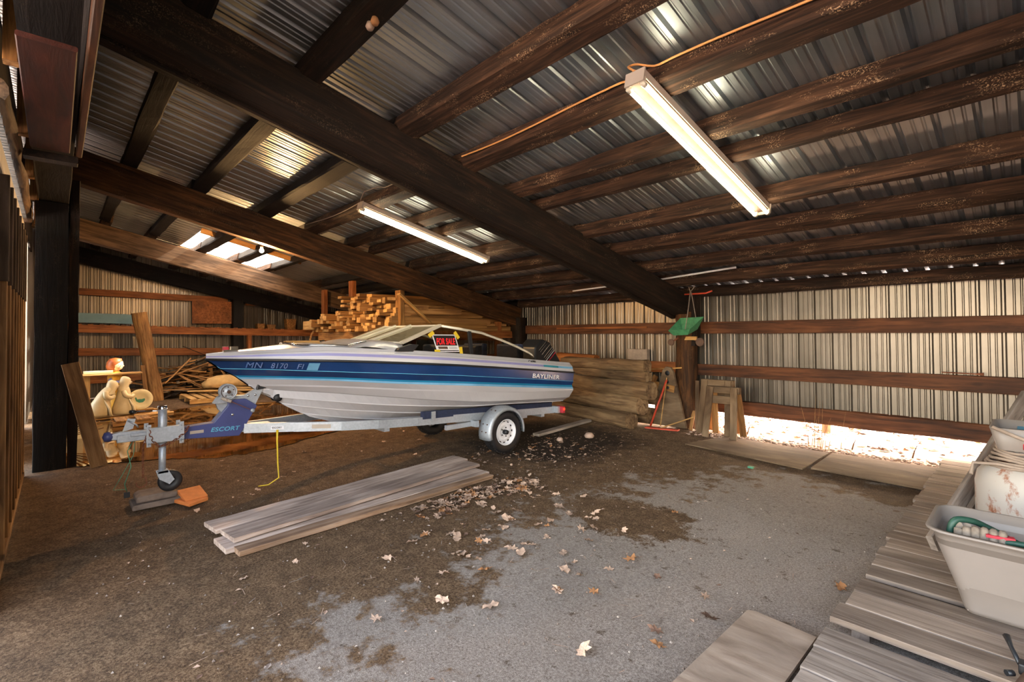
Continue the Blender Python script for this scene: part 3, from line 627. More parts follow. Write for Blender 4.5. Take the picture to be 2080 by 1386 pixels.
for sg in (1, -1):
    sf = MB(); sf.tube([(BX+sg*(.71 if y < 3.6 else .8), y, z) for y, z in st], .018, 8)
    f_ = part('side_frame', sf, 'aluminium', boat)
    g2 = MB(); tops = [(3.0, 1.54)]+st; rw = []
    for y, z in tops:
        tb, zb = deck_row(max(3.0, y))[-1]; rw.append([(BX+sg*(.75 if y < 3.2 else .72 if y < 3.6 else .8), y, max(z, zb)), (BX+sg*(tb-.06), y, zb)])
    g2.grid(rw, smooth=False); q = part('side_glass', g2, 'glass_tint', boat, fix=False)
    part('mullion', MB().bar((BX+sg*.8, 3.97, 1.67), (BX+sg*.85, 3.97, 1.37), .03, .05, (0, 1, 0)), 'plastic_black', boat)
    v = MB(); v.add([(BX+sg*a, y, z) for a in (.87, .80) for y, z in ((2.86, 1.44), (2.9, 1.475), (3.07, 1.52), (3.16, 1.51), (3.08, 1.43))], [(0, 1, 2, 3, 4), (9, 8, 7, 6, 5)]+[(i, (i+1) % 5, 5+(i+1) % 5, 5+i) for i in range(5)])
    part('vent', v, 'plastic_black', boat, 'black plastic vent at the foot of the windscreen')
# seats
for (x, y, lab) in ((-.42, 3.95, None), (.42, 3.95, None), (-.42, 4.75, None), (.42, 4.75, None)):
    s_ = MB(); s_.box((BX+x, y, 1.0), (.5, .5, .3)); s_.box((BX+x, y+.3, 1.2), (.5, .12, .55)); part('seat', s_, 'seat_blue', boat, bevel=.03)
# sale sign taped to the near side glass : own thing
sx = BX+.835
sign = thing('sale_sign', (sx, 3.6, 1.41), 'black and red FOR SALE card taped to the side window', 'sign')
q = [(3.441, 1.415), (3.79, 1.405), (3.735, 1.625), (3.385, 1.63)]
lean = lambda z: sx+.01-(z-1.4)*.16
def card(name, q, mat, off, par, label=None): 
    mb = MB(); vs = [(lean(z)+off, y, z) for y, z in q]+[(lean(z)+off-.002, y, z) for y, z in q]
    mb.add(vs, [(0, 1, 2, 3), (7, 6, 5, 4), (0, 4, 5, 1), (1, 5, 6, 2), (2, 6, 7, 3), (3, 7, 4, 0)]); return part(name, mb, mat, par, label)
def ip(a, b): return tuple(q[0][k]*(1-a)*(1-b)+q[1][k]*a*(1-b)+q[2][k]*a*b+q[3][k]*(1-a)*b for k in (0, 1))
card('card', [ip(0, 0), ip(1, 0), ip(1, 1), ip(0, 1)], 'paper_white', 0, sign)
card('black_field', [ip(.04, .36), ip(.96, .36), ip(.96, .95), ip(.04, .95)], 'print_black', .002, sign)
card('border', [ip(.04, .05), ip(.96, .05), ip(.96, .1), ip(.04, .1)], 'print_black', .002, sign)
card('stamp', [ip(.1, .17), ip(.5, .17), ip(.5, .31), ip(.1, .31)], 'pulley', .002, sign)
for (a0, b0) in ((.55, .27), (.55, .2)): card('small_print', [ip(a0, b0), ip(.92, b0), ip(.92, b0+.02), ip(a0, b0+.02)], 'print_black', .002, sign)
o0 = ip(.07, .43); text('lettering', 'FOR SALE', .112, 'print_red', sign, (lean(o0[1])+.0035, o0[0], o0[1]), (0, 1, -.02), (-.16, -.22, 1), squash=.56, bold=.003)
for (a, b, r_, l) in ((-.03, 1.02, .6, .09), (1.06, .97, -.95, .1), (.0, .02, 0, .08), (1.05, .08, 1.57, .09)):
    y, z = ip(a, b); mb = MB(); c_, s_ = math.cos(r_), math.sin(r_)
    qq = [(y+dx*c_-dz*s_, z+dx*s_+dz*c_) for dx, dz in ((-l/2, -.024), (l/2, -.024), (l/2, .024), (-l/2, .024))]
    card('tape', qq, 'tape_yellow', .006, sign, 'strip of yellow tape')
# outboard motor
em = MB(); em.prism([(5.82, 1.14), (5.84, 1.40), (6.02, 1.535), (6.2, 1.475), (6.47, 1.14), (6.3, 1.0), (5.95, 1.02)], .4, 'x', BX)
mot = thing('outboard_motor', (BX, 6.05, .5), 'black outboard motor with pale stripes on the boat stern', 'motor')
part('cowling', em, 'plastic_black', mot, bevel=.03)
for k, (a, mt, wd) in enumerate(((.2, 'chrome', .012), (.3, 'chrome', .012), (.45, 'lamp_white', .006), (.62, 'lamp_white', .005), (.72, 'lamp_white', .005), (.8, 'paper_white', .008), (.9, 'red_rubber', .03))):
    c0 = Vector((BX+.203, 5.87+.3*a, 1.42-.3*a*1.0)); d_ = Vector((0, .5, .42)).normalized()
    part('stripe', MB().bar(c0-d_*.02, c0+d_*.24, .004, wd, (1, 0, 0)), mt, mot)
lg = MB(); lg.prism([(5.98, 1.02), (6.22, 1.02), (6.3, .55), (6.42, .42), (6.3, .36), (6.1, .4)], .1, 'x', BX); lg.prism([(5.9, 1.15), (6.05, 1.1), (6.02, .85), (5.9, .8)], .2, 'x', BX)
part('leg', lg, 'plastic_black', mot, bevel=.01)
pp = MB(); pp.lathe([(.05, -.05), (.045, .05), (.02, .08)], (BX, 6.45, .48), 'y', 12)
for k in range(3):
    a = k*2.094; pp.add([(BX+math.cos(a+t)*r, 6.45+dy, .48+math.sin(a+t)*r) for t, r, dy in ((-.3, .04, -.03), (-.5, .11, -.03), (.1, .14, 0), (.5, .1, .03), (.3, .04, .03))], [(0, 1, 2, 3, 4)])
part('propeller', pp, 'aluminium', mot)
# boards lying on the bow
for k, (t, z, l0, l1, lab) in enumerate(((-.3, .032, 2.02, 2.42, 'longer pale wood board lying on the far side of the bow'), (-.24, .012, 2.08, 2.4, 'shorter pale wood board under another on the bow'))):
    timber('board', (BX+t, l0, top_z(l0, t)+z), (BX+t, l1, top_z(l1, t)+z), .1, .018, 'wood_fresh', lab, 'board')

# ---------------------------------------------------------------- trailer
tr = thing('boat_trailer', (BX, 3.2, 0), 'galvanised boat trailer with blue winch guard under the motorboat', 'trailer')
fz = lambda y: .712-.0495*y
side = [(1.5, .05), (1.95, .24), (2.4, .45), (2.8, .56), (3.3, .62), (4.5, .65), (5.72, .68)]
def at_frame(y): return BX+float(np.interp(y, [a for a, b in side], [b for a, b in side]))
fm = MB(); fm.bar((BX, .7, fz(.7)), (BX, 1.75, fz(1.75)), .09, .085)
for sg in (1, -1):
    for (y0, t0), (y1, t1) in zip(side, side[1:]): fm.bar((BX+sg*t0, y0-.01, fz(y0)), (BX+sg*t1, y1+.01, fz(y1)), .05, .1 if sg else .1)
for y in (2.9, 4.2, 5.5): w_ = at_frame(y)-BX; fm.bar((BX-w_, y, fz(y)-.07), (BX+w_, y, fz(y)-.07), .07, .05)
part('frame', fm, 'galv', tr)
cp = MB(); cp.box((BX, .6, fz(.6)-.005), (.09, .36, .07)); cp.prism([(.38, .675), (.38, .725), (.44, .74), (.62, .735), (.72, .725), (.72, .65), (.55, .655)], .075, 'x', BX); cp.box((BX+.04, .62, fz(.6)+.02), (.02, .2, .035))
cpl = part('coupler', cp, 'galv', tr, bevel=.006)
mb = MB(); mb.lathe([(.0, -.045), (.04, -.03), (.048, 0), (.04, .03), (0, .045)], (BX, .36, .705), 'y', 14); part('nose', mb, 'guard_navy', cpl)
mb = MB(); mb.prism([(.46, .74), (.54, .76), (.56, .85), (.50, .86)], .012, 'x', BX+.02); mb.tube([(BX+.02, .5, .84), (BX+.06, .56, .80), (BX+.03, .58, .77)], .008); part('latch', mb, 'galv', cpl)
# jack
JX, JY = BX+.1, .76
jk = MB(); jk.tube([(JX, JY, .6), (JX, JY, .955)], .037, 16); jk.tube([(JX, JY, .27), (JX, JY, .62)], .03, 16)
jack = part('jack', jk, 'galv', tr)
o = part('jack_cap', MB().lathe([(.04, 0), (.041, .03), (.03, .034), (0, .034)], (JX, JY, .93), 'z', 16), 'chrome', jack)
hd = MB(); hd.tube([(JX, JY, .915), (JX-.14, JY-.2, .91)], .007); part('crank', hd, 'chrome', jack)
kn = MB(); kn.tube([(JX-.14, JY-.2, .91), (JX-.165, JY-.235, .91)], .018, 10); part('crank_knob', kn, 'plastic_black', jack)
jp = MB()
for dy in (-.11, .15): jp.box((JX+.0, JY+dy, .77), (.2, .02, .008)); jp.box((JX+.0, JY+dy, .615), (.2, .02, .008)); jp.box((JX+.035, JY+dy, .69), (.012, .035, .21)); jp.box((JX-.16, JY+dy, .69), (.012, .035, .19))
jp.box((JX+.04, JY+.02, .69), (.012, .3, .12)); jp.box((JX+.02, JY+.02, .755), (.05, .24, .012)); jp.box((JX+.02, JY+.02, .625), (.05, .22, .012))
for dy in (-.11, .15):
    for z in (.6, .63, .66, .72, .76): jp.lathe([(0, 0), (.007, 0), (.007, .006), (0, .006)], (JX+.041, JY+dy, z), 'x', 8)
part('jack_bracket', jp, 'galv', tr)
jw = MB(); jw.lathe([(.03, -.03), (.085, -.028), (.1, -.018), (.1, .018), (.085, .028), (.03, .03), (.03, -.03)], (JX+.02, JY+.06, .235), 'x', 24); part('jack_wheel', jw, 'rubber_black', jack)
jf = MB(); jf.prism([(JY-.05, .34), (JY+.04, .35), (JY+.09, .25), (JY+.05, .21), (JY-.03, .27)], .01, 'x', JX+.06); jf.prism([(JY-.05, .34), (JY+.04, .35), (JY+.09, .25), (JY+.05, .21), (JY-.03, .27)], .01, 'x', JX-.02); jf.box((JX+.02, JY, .335), (.09, .08, .02)); part('jack_fork', jf, 'galv', jack)
# safety chain
def chain(mb, pts, r=.02):
    pts = [Vector(p) for p in pts]; L_ = [0]
    for a, b in zip(pts, pts[1:]): L_.append(L_[-1]+(b-a).length)
    n = int(L_[-1]/(r*1.5)); prev = None
    def at(s):
        for i in range(len(L_)-1):
            if s <= L_[i+1]: f = (s-L_[i])/(L_[i+1]-L_[i]); return pts[i].lerp(pts[i+1], f)
        return pts[-1]
    for k in range(n):
        a, b = at(L_[-1]*k/n), at(L_[-1]*(k+1)/n); t = (b-a).normalized(); u = t.orthogonal().normalized(); v = t.cross(u)
        if k % 2: u = v
        c = (a+b)/2; mb.tube([c+t*math.cos(x)*r+u*math.sin(x)*r*.6 for x in [i*math.pi/3 for i in range(6)]], r*.22, 5, closed=True)
ch = MB(); chain(ch, [(JX+.04, .65, .745), (JX+.045, .67, .66), (JX+.05, .72, .58), (JX+.05, .82, .6), (JX+.05, .93, .68), (JX+.03, .97, .74)]); chain(ch, [(JX+.03, .65, .74), (JX, .61, .6), (JX, .61, .3)], .016)
hk = [(JX, .6+.04*math.cos(a), .25+.04*math.sin(a)) for a in np.linspace(-.2, -3.4, 8)]; ch.tube([(JX, .63, .3)]+hk, .006, 6)
part('safety_chain', ch, 'rust', tr)
wi = MB(); wi.tube([(BX, .55, .66), (BX+.02, .5, .55), (BX, .53, .4), (BX+.03, .48, .25), (BX, .5, .17)], .004, 6); wi.tube([(BX, .56, .66), (BX-.03, .55, .5), (BX+.02, .46, .33), (BX-.02, .4, .2), (BX, .5, .19)], .003, 6); part('wire', wi, 'goose_green', tr)
part('plug', MB().box((BX, .5, .14), (.03, .045, .05)), 'plastic_black', tr)
# winch post and blue guard
ws_ = MB(); ws_.prism([(1.22, .94), (1.3, .99), (1.5, .99), (1.66, 1.075), (1.68, 1.035), (1.6, .87), (1.42, .68), (1.25, .86)], .055, 'x', BX); part('winch_post', ws_, 'galv', tr)
gd = MB(); gd.prism([(.95, .72), (1.2, .735), (1.33, .90), (1.33, .955), (1.5, .955), (1.615, .87), (1.53, .72), (1.44, .565), (.93, .605)], .13, 'x', BX); part('winch_guard', gd, 'guard_navy', tr, bevel=.008)
text('lettering', 'ESCORT', .06, 'print_cyan', tr, (BX+.067, 1.17, .645), (0, 1, -.05), (0, .1, 1), squash=1.15, shear=.2, bold=.001)
part('label_plate', MB().box((BX+.067, 1.05, .662), (.004, .12, .03)), 'lamp_white', tr, 'pale worn sticker on the guard')
bl = MB(); bl.lathe([(0, 0), (.014, 0), (.014, .01), (0, .012)], (BX+.065, 1.37, .8), 'x', 10); bl.lathe([(0, 0), (.012, 0), (.012, .01), (0, .012)], (BX+.03, 1.53, .98), 'x', 10); bl.lathe([(0, 0), (.012, 0), (.012, .01), (0, .012)], (BX+.03, 1.6, .985), 'x', 10); part('bolt', bl, 'chrome', tr)
wn = MB(); wn.lathe([(0, .055), (.02, .055), (.03, .045), (.075, .045), (.082, .05), (.082, .035), (.03, .03), (.03, -.03), (.08, -.035), (.08, -.045), (0, -.05)], (BX+.04, 1.33, 1.045), 'x', 28)
wdr = part('winch_drum', wn, 'galv', tr)
wd = MB(); wd.lathe([(0, .012), (.018, .012), (.018, 0)], (BX+.095, 1.33, 1.045), 'x', 12)
for k in range(5): wd.lathe([(0, .004), (.007, .004), (.007, 0)], (BX+.088, 1.33+.05*math.cos(k*1.257+.4), 1.045+.05*math.sin(k*1.257+.4)), 'x', 8)
wd.tube([(BX+.088, 1.33+.066*math.cos(t), 1.045+.066*math.sin(t)) for t in np.linspace(0, 6.283, 25)[:-1]], .0025, 4, closed=True); part('bolts', wd, 'pulley', wdr)
wb_ = MB(); wb_.prism([(1.2, .93), (1.24, .99), (1.3, 1.03), (1.38, 1.03), (1.4, .97), (1.3, .93)], .1, 'x', BX+.02); part('winch_body', wb_, 'galv', tr)
cr = MB(); cr.bar((BX+.12, 1.30, .97), (BX+.12, 1.55, .83), .006, .028, (1, 0, 0)); part('winch_handle', cr, 'rust', tr)
part('handle_grip', MB().tube([(BX+.09, 1.265, .985), (BX+.135, 1.345, .945)], .017, 12), 'lamp_white', tr)
part('handle_end', MB().lathe([(0, 0), (.022, 0), (.022, .01), (0, .012)], (BX+.125, 1.55, .83), 'x', 12), 'galv', tr)
bsn = MB(); bsn.prism([(1.61, 1.035), (1.62, 1.1), (1.74, 1.1), (1.72, 1.05)], .1, 'x', BX); part('bow_stop', bsn, 'plastic_black', tr, bevel=.008)
part('keel_roller', MB().lathe([(0, -.06), (.045, -.06), (.035, 0), (.045, .06), (0, .06)], (BX, 1.83, .975-.045), 'x', 16), 'rubber_black', tr)
part('roller_arm', MB().bar((BX, 1.66, 1.0), (BX, 1.8, .94), .02, .02), 'chrome', tr)
part('side_reflector', MB().lathe([(0, 0), (.024, 0), (.02, .012), (0, .014)], (BX+.07, 1.63, .63), 'x', 16), 'plastic_amber', tr, 'amber side reflector')
def at_frame(y): return BX+float(np.interp(y, [a for a, b in side], [b for a, b in side]))
def fr_plate(y0, y1, dz0, dz1, mat, name, label):
    a, b = at_frame(y0)+.03, at_frame(y1)+.03
    mb = MB(); mb.add([(a, y0, fz(y0)+dz0), (b, y1, fz(y1)+dz0), (b, y1, fz(y1)+dz1), (a, y0, fz(y0)+dz1)], [(0, 1, 2, 3)]); return part(name, mb, mat, tr, label)
fr_plate(1.72, 1.84, -.02, .02, 'paper_white', 'sticker', 'white sticker with black print'); fr_plate(2.1, 2.28, -.02, .025, 'lamp_white', 'sticker', 'worn pale sticker on the frame rail')
text('sticker_print', 'ESCORT', .028, 'print_black', tr, (at_frame(1.73)+.034, 1.73, fz(1.73)-.01), (at_frame(1.84)-at_frame(1.73), .11, -.005), (0, 0, 1), squash=.9)
# bunks
for sg in (1, -1):
    part('bunk', MB().bar((BX+sg*.62, 3.35, .615), (BX+sg*.66, 5.7, .5), .06, .1), 'bunk_carpet', tr, 'dark carpeted bunk', bevel=.012)
    for y in (3.5, 5.4): part('bunk_bracket', MB().box((BX+sg*.665, y, fz(y)+.06), (.012, .06, .11)), 'galv', tr)
# axle, wheels, fenders
part('axle', MB().bar((BX-.85, 4.5, .3), (BX+.85, 4.5, .3), .05, .05), 'galv', tr)
for sg in (1, -1):
    WX = BX+sg*.86
    ty = MB(); prof = [(.17, -.07), (.2, -.085), (.25, -.09), (.272, -.078), (.281, -.06), (.285, 0), (.281, .06), (.272, .078), (.25, .09), (.2, .085), (.17, .07)]
    ty.lathe(prof, (WX, 4.5, .287), 'x', 40)
    for k in range(40):
        a = 2*math.pi*k/40
        for dx in (-.05, .0, .05): ty.box((WX+dx, 4.5+math.cos(a)*.284, .287+math.sin(a)*.284), (.038, .03, .012), 0, Matrix.Rotation(a+math.pi/2, 3, 'X'))
    tire = part('tyre', ty, 'rubber_black', tr)
    rm = MB(); s2 = sg
    rm.lathe([(.172, .07*s2), (.165, .068*s2), (.16, .03*s2), (.135, .02*s2), (.12, .04*s2), (.085, .045*s2), (.07, .03*s2), (.035, .03*s2), (0, .03*s2)], (WX, 4.5, .287), 'x', 36)
    rm.lathe([(.172, .07*s2), (.178, .075*s2), (.175, .082*s2), (.165, .075*s2), (.16, .06*s2)], (WX, 4.5, .287), 'x', 36)
    part('wheel_rim', rm, 'paper_white', tire, 'white spoked steel rim')
    hb = MB(); hb.lathe([(.032, .03*s2), (.034, .07*s2), (.028, .095*s2), (0, .097*s2)], (WX, 4.5, .287), 'x', 16); part('hub_cap', hb, 'plastic_black', tire)
    sl = MB()
    for k in range(12):
        a = 2*math.pi*k/12; sl.box((WX+s2*.028, 4.5+math.cos(a)*.143, .287+math.sin(a)*.143), (.012, .024, .013), 0, Matrix.Rotation(a+math.pi/2, 3, 'X'))
    for k in range(5):
        a = 2*math.pi*k/5; sl.lathe([(0, 0), (.009, 0), (.009, .012*s2), (0, .014*s2)], (WX+s2*.04, 4.5+math.cos(a)*.06, .287+math.sin(a)*.06), 'x', 6)
    part('wheel_slots', sl, 'print_black', tire)
    fe = MB(); R0 = .335; rows_ = []
    for a in np.linspace(math.radians(-14), math.radians(188), 24):
        c_, s_ = math.cos(a), math.sin(a); rows_.append([(WX+dx, 4.5-R_*c_, .30+R_*s_) for dx, R_ in ((-.12*sg, R0-.03), (-.11*sg, R0), (0, R0+.012), (.09*sg, R0), (.11*sg, R0-.02), (.112*sg, R0-.05))])
    fe.grid(rows_); fo_ = part('fender', fe, 'galv', tr); md = fo_.modifiers.new('thick', 'SOLIDIFY'); md.thickness = .006
    fb = MB()
    for a in (5, 22, 60, 165, 182):
        for dx in (-.03, .05):
            c_, s_ = math.cos(math.radians(a)), math.sin(math.radians(a)); fb.box((WX+sg*dx, 4.5-(R0+.008)*c_, .30+(R0+.008)*s_), (.014, .014, .014))
    part('bolts', fb, 'pulley', fo_)
    br = MB(); br.box((BX+sg*.72, 4.12, .43), (.12, .06, .08)); br.box((BX+sg*.66, 3.9, .42), (.05, .42, .06)); br.box((BX+sg*.66, 5.0, .40), (.05, .3, .05)); part('fender_bracket', br, 'galv', tr)
    bx_ = MB().box((BX+sg*.73, 5.73, .44), (.14, .05, .1)); part('light_bracket', bx_, 'galv', tr)
    tlt = part('tail_light', MB().box((BX+sg*.78, 5.79, .44), (.15, .06, .1)), 'red_rubber', tr, 'red tail light', bevel=.006)
part('light_glint', MB().lathe([(0, 0), (.02, 0), (.02, .006), (0, .006)], (BX+.857, 5.79, .45), 'x', 12), 'tail_red', [c for c in tr.children if c.name.startswith('tail_light')][0], 'lit bulb in the near tail light')
# strap hanging from the frame
sp = MB(); x0 = at_frame(1.8)+.02; sp.tube([(x0, 1.78, .6), (x0+.01, 1.775, .5), (x0+.015, 1.78, .25), (x0+.02, 1.79, .08), (x0+.0, 1.69, .02), (x0-.04, 1.6, .015)], [.014, .01, .009, .008, .007, .005], 6)
part('strap', sp, 'tape_yellow', tr, 'yellow strap hanging to the floor')
# blocks under the jack wheel
wbk = MB(); wbk.prism([(.53, .005), (.98, .005), (.99, .05), (.9, .062), (.53, .055)], .3, 'x', -5.9); solo('block', wbk, 'stone', 'lower mossy wood slab under the jack wheel', 'block', bevel=.01)
wbk = MB(); wbk.prism([(.56, .062), (.88, .062), (.89, .11), (.84, .13), (.6, .128), (.56, .11)], .26, 'x', -5.9); solo('block', wbk, 'stone', 'upper grey chunk right under the jack wheel', 'block', bevel=.015)
for k, (c, rz, tl, lab) in enumerate((((-5.66, .98, .03), .5, .1, 'lower orange paver chip beside the jack wheel'), ((-5.72, 1.0, .07), .2, .35, 'upper orange paver leaning by the jack wheel'))):
    R = (Matrix.Rotation(rz, 3, 'Z')@Matrix.Rotation(tl, 3, 'Y')); solo('paver', MB().box(c, (.2, .2, .03), 0, R), 'brick', lab, 'paver', bevel=.004)

# ---------------------------------------------------------------- lamps
def roof_z(y, zz): return zz-S*y
def striplight(x, y0, y1, label):
    t = thing('strip_light', (x, (y0+y1)/2, roof_z((y0+y1)/2, 4.0)), label, 'light', 'fluorescent strip lights')
    d = Vector((0, 1, -S)).normalized(); n = Vector((0, S, 1)).normalized(); X = Vector((1, 0, 0))
    a, b = Vector((x, y0, roof_z(y0, 4.055))), Vector((x, y1, roof_z(y1, 4.055)))
    mb = MB(); mb.bar(a, b, .13, .055, n)
    part('housing', mb, 'lamp_white', t); part('reflector', MB().bar(a-n*.036, b-n*.036, .118, .012, n), 'pulley', t)  # added underside strip, coloured dark to stand for shade between the glowing tubes
    for e, q in ((0, a), (1, b)):
        c = MB(); c.bar(q-d*.012*(1 if e else -1)-n*.012, q+d*.004-n*.012, .15, .1, n) if 0 else c.box(q-n*.02, (.15, .012, .1), 0, Matrix((X, d, n)).transposed()); part('end_cap', c, 'lamp_white', t)
    for sx_ in (-.045, .045):
        p0, p1 = a+X*sx_*1.25-n*.075+d*.05, b+X*sx_*1.25-n*.075-d*.05
        part('tube', MB().tube([p0, p1], .015, 12), 'tube_glow', t)
        for q, s_ in ((p0, -1), (p1, 1)):
            sk_ = MB(); sk_.tube([q+d*s_*.002, q+d*s_*.035], .02, 10); sk_.box(q+d*s_*.03+n*.02, (.03, .02, .05), 0, Matrix((X, d, n)).transposed())
            part('lamp_holder', sk_, 'aluminium', t)
    return t
striplight(-1.82, 2.86, 5.12, 'twin-tube fluorescent strip at the upper right of the roof')
striplight(-6.1, 2.95, 5.14, 'twin-tube fluorescent strip above the boat')
bt = thing('light_bulb', (-8.58, 2.44, 3.06), 'bare glowing bulb under the brown girder beside the translucent roof panel', 'light')
part('socket', MB().lathe([(0, .05), (.028, .05), (.028, 0), (.02, -.01), (0, -.01)], (-8.58, 2.44, 3.06), 'z', 14), 'rubber_black', bt)
part('glass', MB().lathe([(.012, 0), (.018, -.012), (.032, -.04), (.03, -.062), (.016, -.076), (0, -.08)], (-8.58, 2.44, 3.055), 'z', 16), 'bulb_glow', bt)

# cables stapled to the eighth purlin
def sag(pts, n=6, amp=.012):
    out = []
    for a, b in zip(pts, pts[1:]):
        a, b = Vector(a), Vector(b)
        for k in range(n): out.append(a.lerp(b, k/n)+Vector((0, 0, rnd.uniform(-amp, amp))))
    return out+[Vector(pts[-1])]
yc, zc = 3.045, roof_z(3.045, 4.18)
c1 = [(x, yc, zc+.0+.02*math.sin(x*2.3)) for x in np.linspace(-4.0, -2.05, 12)]+[(-1.95, yc-.03, zc-.02), (-1.86, 2.93, zc-.02), (-1.83, 2.86, zc-.05)]
c2 = [(-1.83, 2.85, zc-.05), (-1.9, 2.9, zc+.02), (-1.88, 2.98, zc+.06), (-1.78, 3.04, zc+.03)]+[(x, yc, zc+.02+.015*math.sin(x*3)) for x in np.linspace(-1.65, 1.0, 12)]
solo('cable', MB().tube(smooth(c1, 3), .008, 6), 'wire_yellow', 'orange cable from the main girder to the right strip light', 'cable', 'cables on the purlin')
solo('cable', MB().tube(smooth(c2, 3), .008, 6), 'wire_yellow', 'orange cable leaving the right strip light toward the upper right', 'cable', 'cables on the purlin')
c3_ = [(x, yc, zc-.02+.03*math.sin(x*2)) for x in np.linspace(-8.3, -6.3, 10)]+[(-6.1, 2.96, zc-.06)]
c4_ = [(-6.1, 2.95, zc-.05), (-6.05, 2.98, zc+.06), (-5.8, 3.04, zc+.08)]+[(x, yc, zc+.03) for x in np.linspace(-5.6, -4.5, 5)]
solo('cable', MB().tube(c3_, .007, 6), 'cable_grey', 'thin cable left of the strip light above the boat', 'cable', 'cables on the purlin')
solo('cable', MB().tube(c4_, .007, 6), 'cable_grey', 'thin cable from the boat strip light to the main girder', 'cable', 'cables on the purlin')
solo('pipe', MB().tube([(-4.35, 7.1, 2.47), (-2.9, 7.1, 2.56)], .014, 8), 'paper_white', 'thin white pipe under the purlins right of the main girder', 'pipe')
solo('pipe', MB().tube([(-6.0, 7.2, 2.43), (-5.2, 7.2, 2.46)], .014, 8), 'paper_white', 'short white pipe under the purlins left of the main girder', 'pipe')
solo('pipe', MB().tube([(-4.1, 7.75, 2.27), (-3.65, 7.75, 2.27), (-3.55, 7.75, 2.3)], .014, 8), 'red_paint', 'red pipe above the hanging green tray', 'pipe')
solo('lath', MB().bar((-7.2, 8.08, 1.73), (-4.95, 8.08, 1.73), .02, .035), 'wood_girt', 'thin light lath nailed along the top rear rail', 'lath')
for k, (x, y) in enumerate(((-2.95, 1.53), (-3.02, 1.53))):
    lab = ['left small tan wasp nest under the dark purlin', 'right small pale wasp nest under the dark purlin'][k]
    solo('wasp_nest', MB().lathe([(0, -.02), (.02, -.02), (.03, 0), (.02, .03), (0, .035)], (x, y, roof_z(y, 4.07)), 'z', 12), 'mudpale' if k else 'leaf_orange', lab, 'nest')

# ---------------------------------------------------------------- hanging green tray on the post
gt = thing('green_tray', (-3.95, 7.62, 1.58), 'green plastic feed tray hung by cords on the rear post', 'tray')
tb = MB(); o1 = [(-4.15, 7.42, 1.66), (-3.77, 7.42, 1.68), (-3.68, 7.72, 1.88), (-4.1, 7.74, 1.87)]; i1 = [(-4.08, 7.47, 1.58), (-3.83, 7.47, 1.59), (-3.76, 7.66, 1.68), (-4.03, 7.67, 1.68)]
tb.add(o1+i1, [(0, 1, 5, 4), (1, 2, 6, 5), (2, 3, 7, 6), (3, 0, 4, 7), (4, 5, 6, 7)]); o = part('tray_body', tb, 'green_plastic', gt); md = o.modifiers.new('t', 'SOLIDIFY'); md.thickness = .008
for a, b in (((-3.98, 7.74, 1.87), (-3.92, 7.74, 2.3)), ((-3.82, 7.73, 1.87), (-3.9, 7.74, 2.3)), ((-3.9, 7.5, 1.62), (-3.91, 7.74, 2.3))): part('cord', MB().tube([a, b], .007, 6), 'rope_grey', gt)
part('hook', MB().tube([(-3.99, 7.74, 2.4), (-3.95, 7.74, 2.4), (-3.92, 7.74, 2.33), (-3.92, 7.74, 2.28), (-3.89, 7.74, 2.34), (-3.85, 7.74, 2.38), (-3.84, 7.74, 2.42)], .008, 6), 'rope_grey', gt)
part('dirt', MB().lathe([(0, .03), (.07, .02), (.11, 0), (0, -.005)], (-3.93, 7.6, 1.645), 'z', 12), 'stone', gt, 'dry dirt in the tray')
for (x, z, r, x2, lab) in ((-4.3, 1.46, .055, -4.2, 'left rusty pulley wheel on the rear post'), (-3.78, 1.47, .07, -4.0, 'right rusty pulley wheel on the rear post')):
    t_ = thing('pulley', (x, 7.8, z), lab, 'pulley', 'pulleys on the post')
    part('wheel', MB().lathe([(0, -.014), (r, -.014), (r*.8, 0), (r, .014), (0, .014)], (x, 7.78, z), 'y', 24, 0, False), 'pulley', t_)
    part('bracket', MB().bar((x, 7.8, z), (x2, 7.85, z+.08), .025, .03), 'rust', t_)
solo('wood_chip', MB().prism([(-4.06, 1.5), (-3.84, 1.5), (-3.85, 1.56), (-4.03, 1.56)], .04, 'y', 7.81), 'wood_fresh', 'small pale wood piece under the green tray', 'wood')

# ---------------------------------------------------------------- logs behind the stern
LG = [((-4.65, 7.08, .15), (-6.6, 7.36, .15), .15, 'lowest front log with a split face, behind the boat stern'),
      ((-4.47, 7.12, .41), (-6.7, 7.42, .42), .155, 'thick pale log second from the floor, right end up front'),
      ((-4.33, 7.2, .66), (-6.8, 7.5, .69), .15, 'long straight log in the middle of the log pile'),
      ((-4.42, 7.25, .88), (-6.6, 7.5, .9), .095, 'tapering log under the top one of the log pile'),
      ((-4.47, 7.3, 1.06), (-6.5, 7.5, 1.05), .11, 'topmost dark log of the log pile'),
      ((-4.6, 7.62, .17), (-7.3, 7.75, .17), .15, 'log at the back of the pile near the wall'),
      ((-4.5, 7.72, .5), (-7.3, 7.8, .5), .14, 'rear upper log of the pile near the wall'),
      ((-6.9, 7.3, .14), (-8.0, 7.5, .14), .14, 'floor log half hidden by the trailer'),
      ((-6.95, 7.4, .42), (-8.1, 7.55, .42), .14, 'dark log behind the outboard motor')]
for k, (a, b, r, lab) in enumerate(LG):
    timber('log', a, b, r*2, r*1.9, 'wood_log', lab, 'log', 'logs piled by the rear wall', seg=14, irr=.012, seed=20+k, rndness=1.1 if k else 1.5, taper=.62 if k == 3 else .9, endmat='wood_log')
solo('drum_lid', MB().lathe([(0, -.02), (.17, -.02), (.18, 0), (.17, .02), (0, .02)], (-6.4, 7.5, 1.15), 'y', 24), 'red_paint', 'orange-red round end sticking out beside the boat stern', 'barrel') if 0 else None
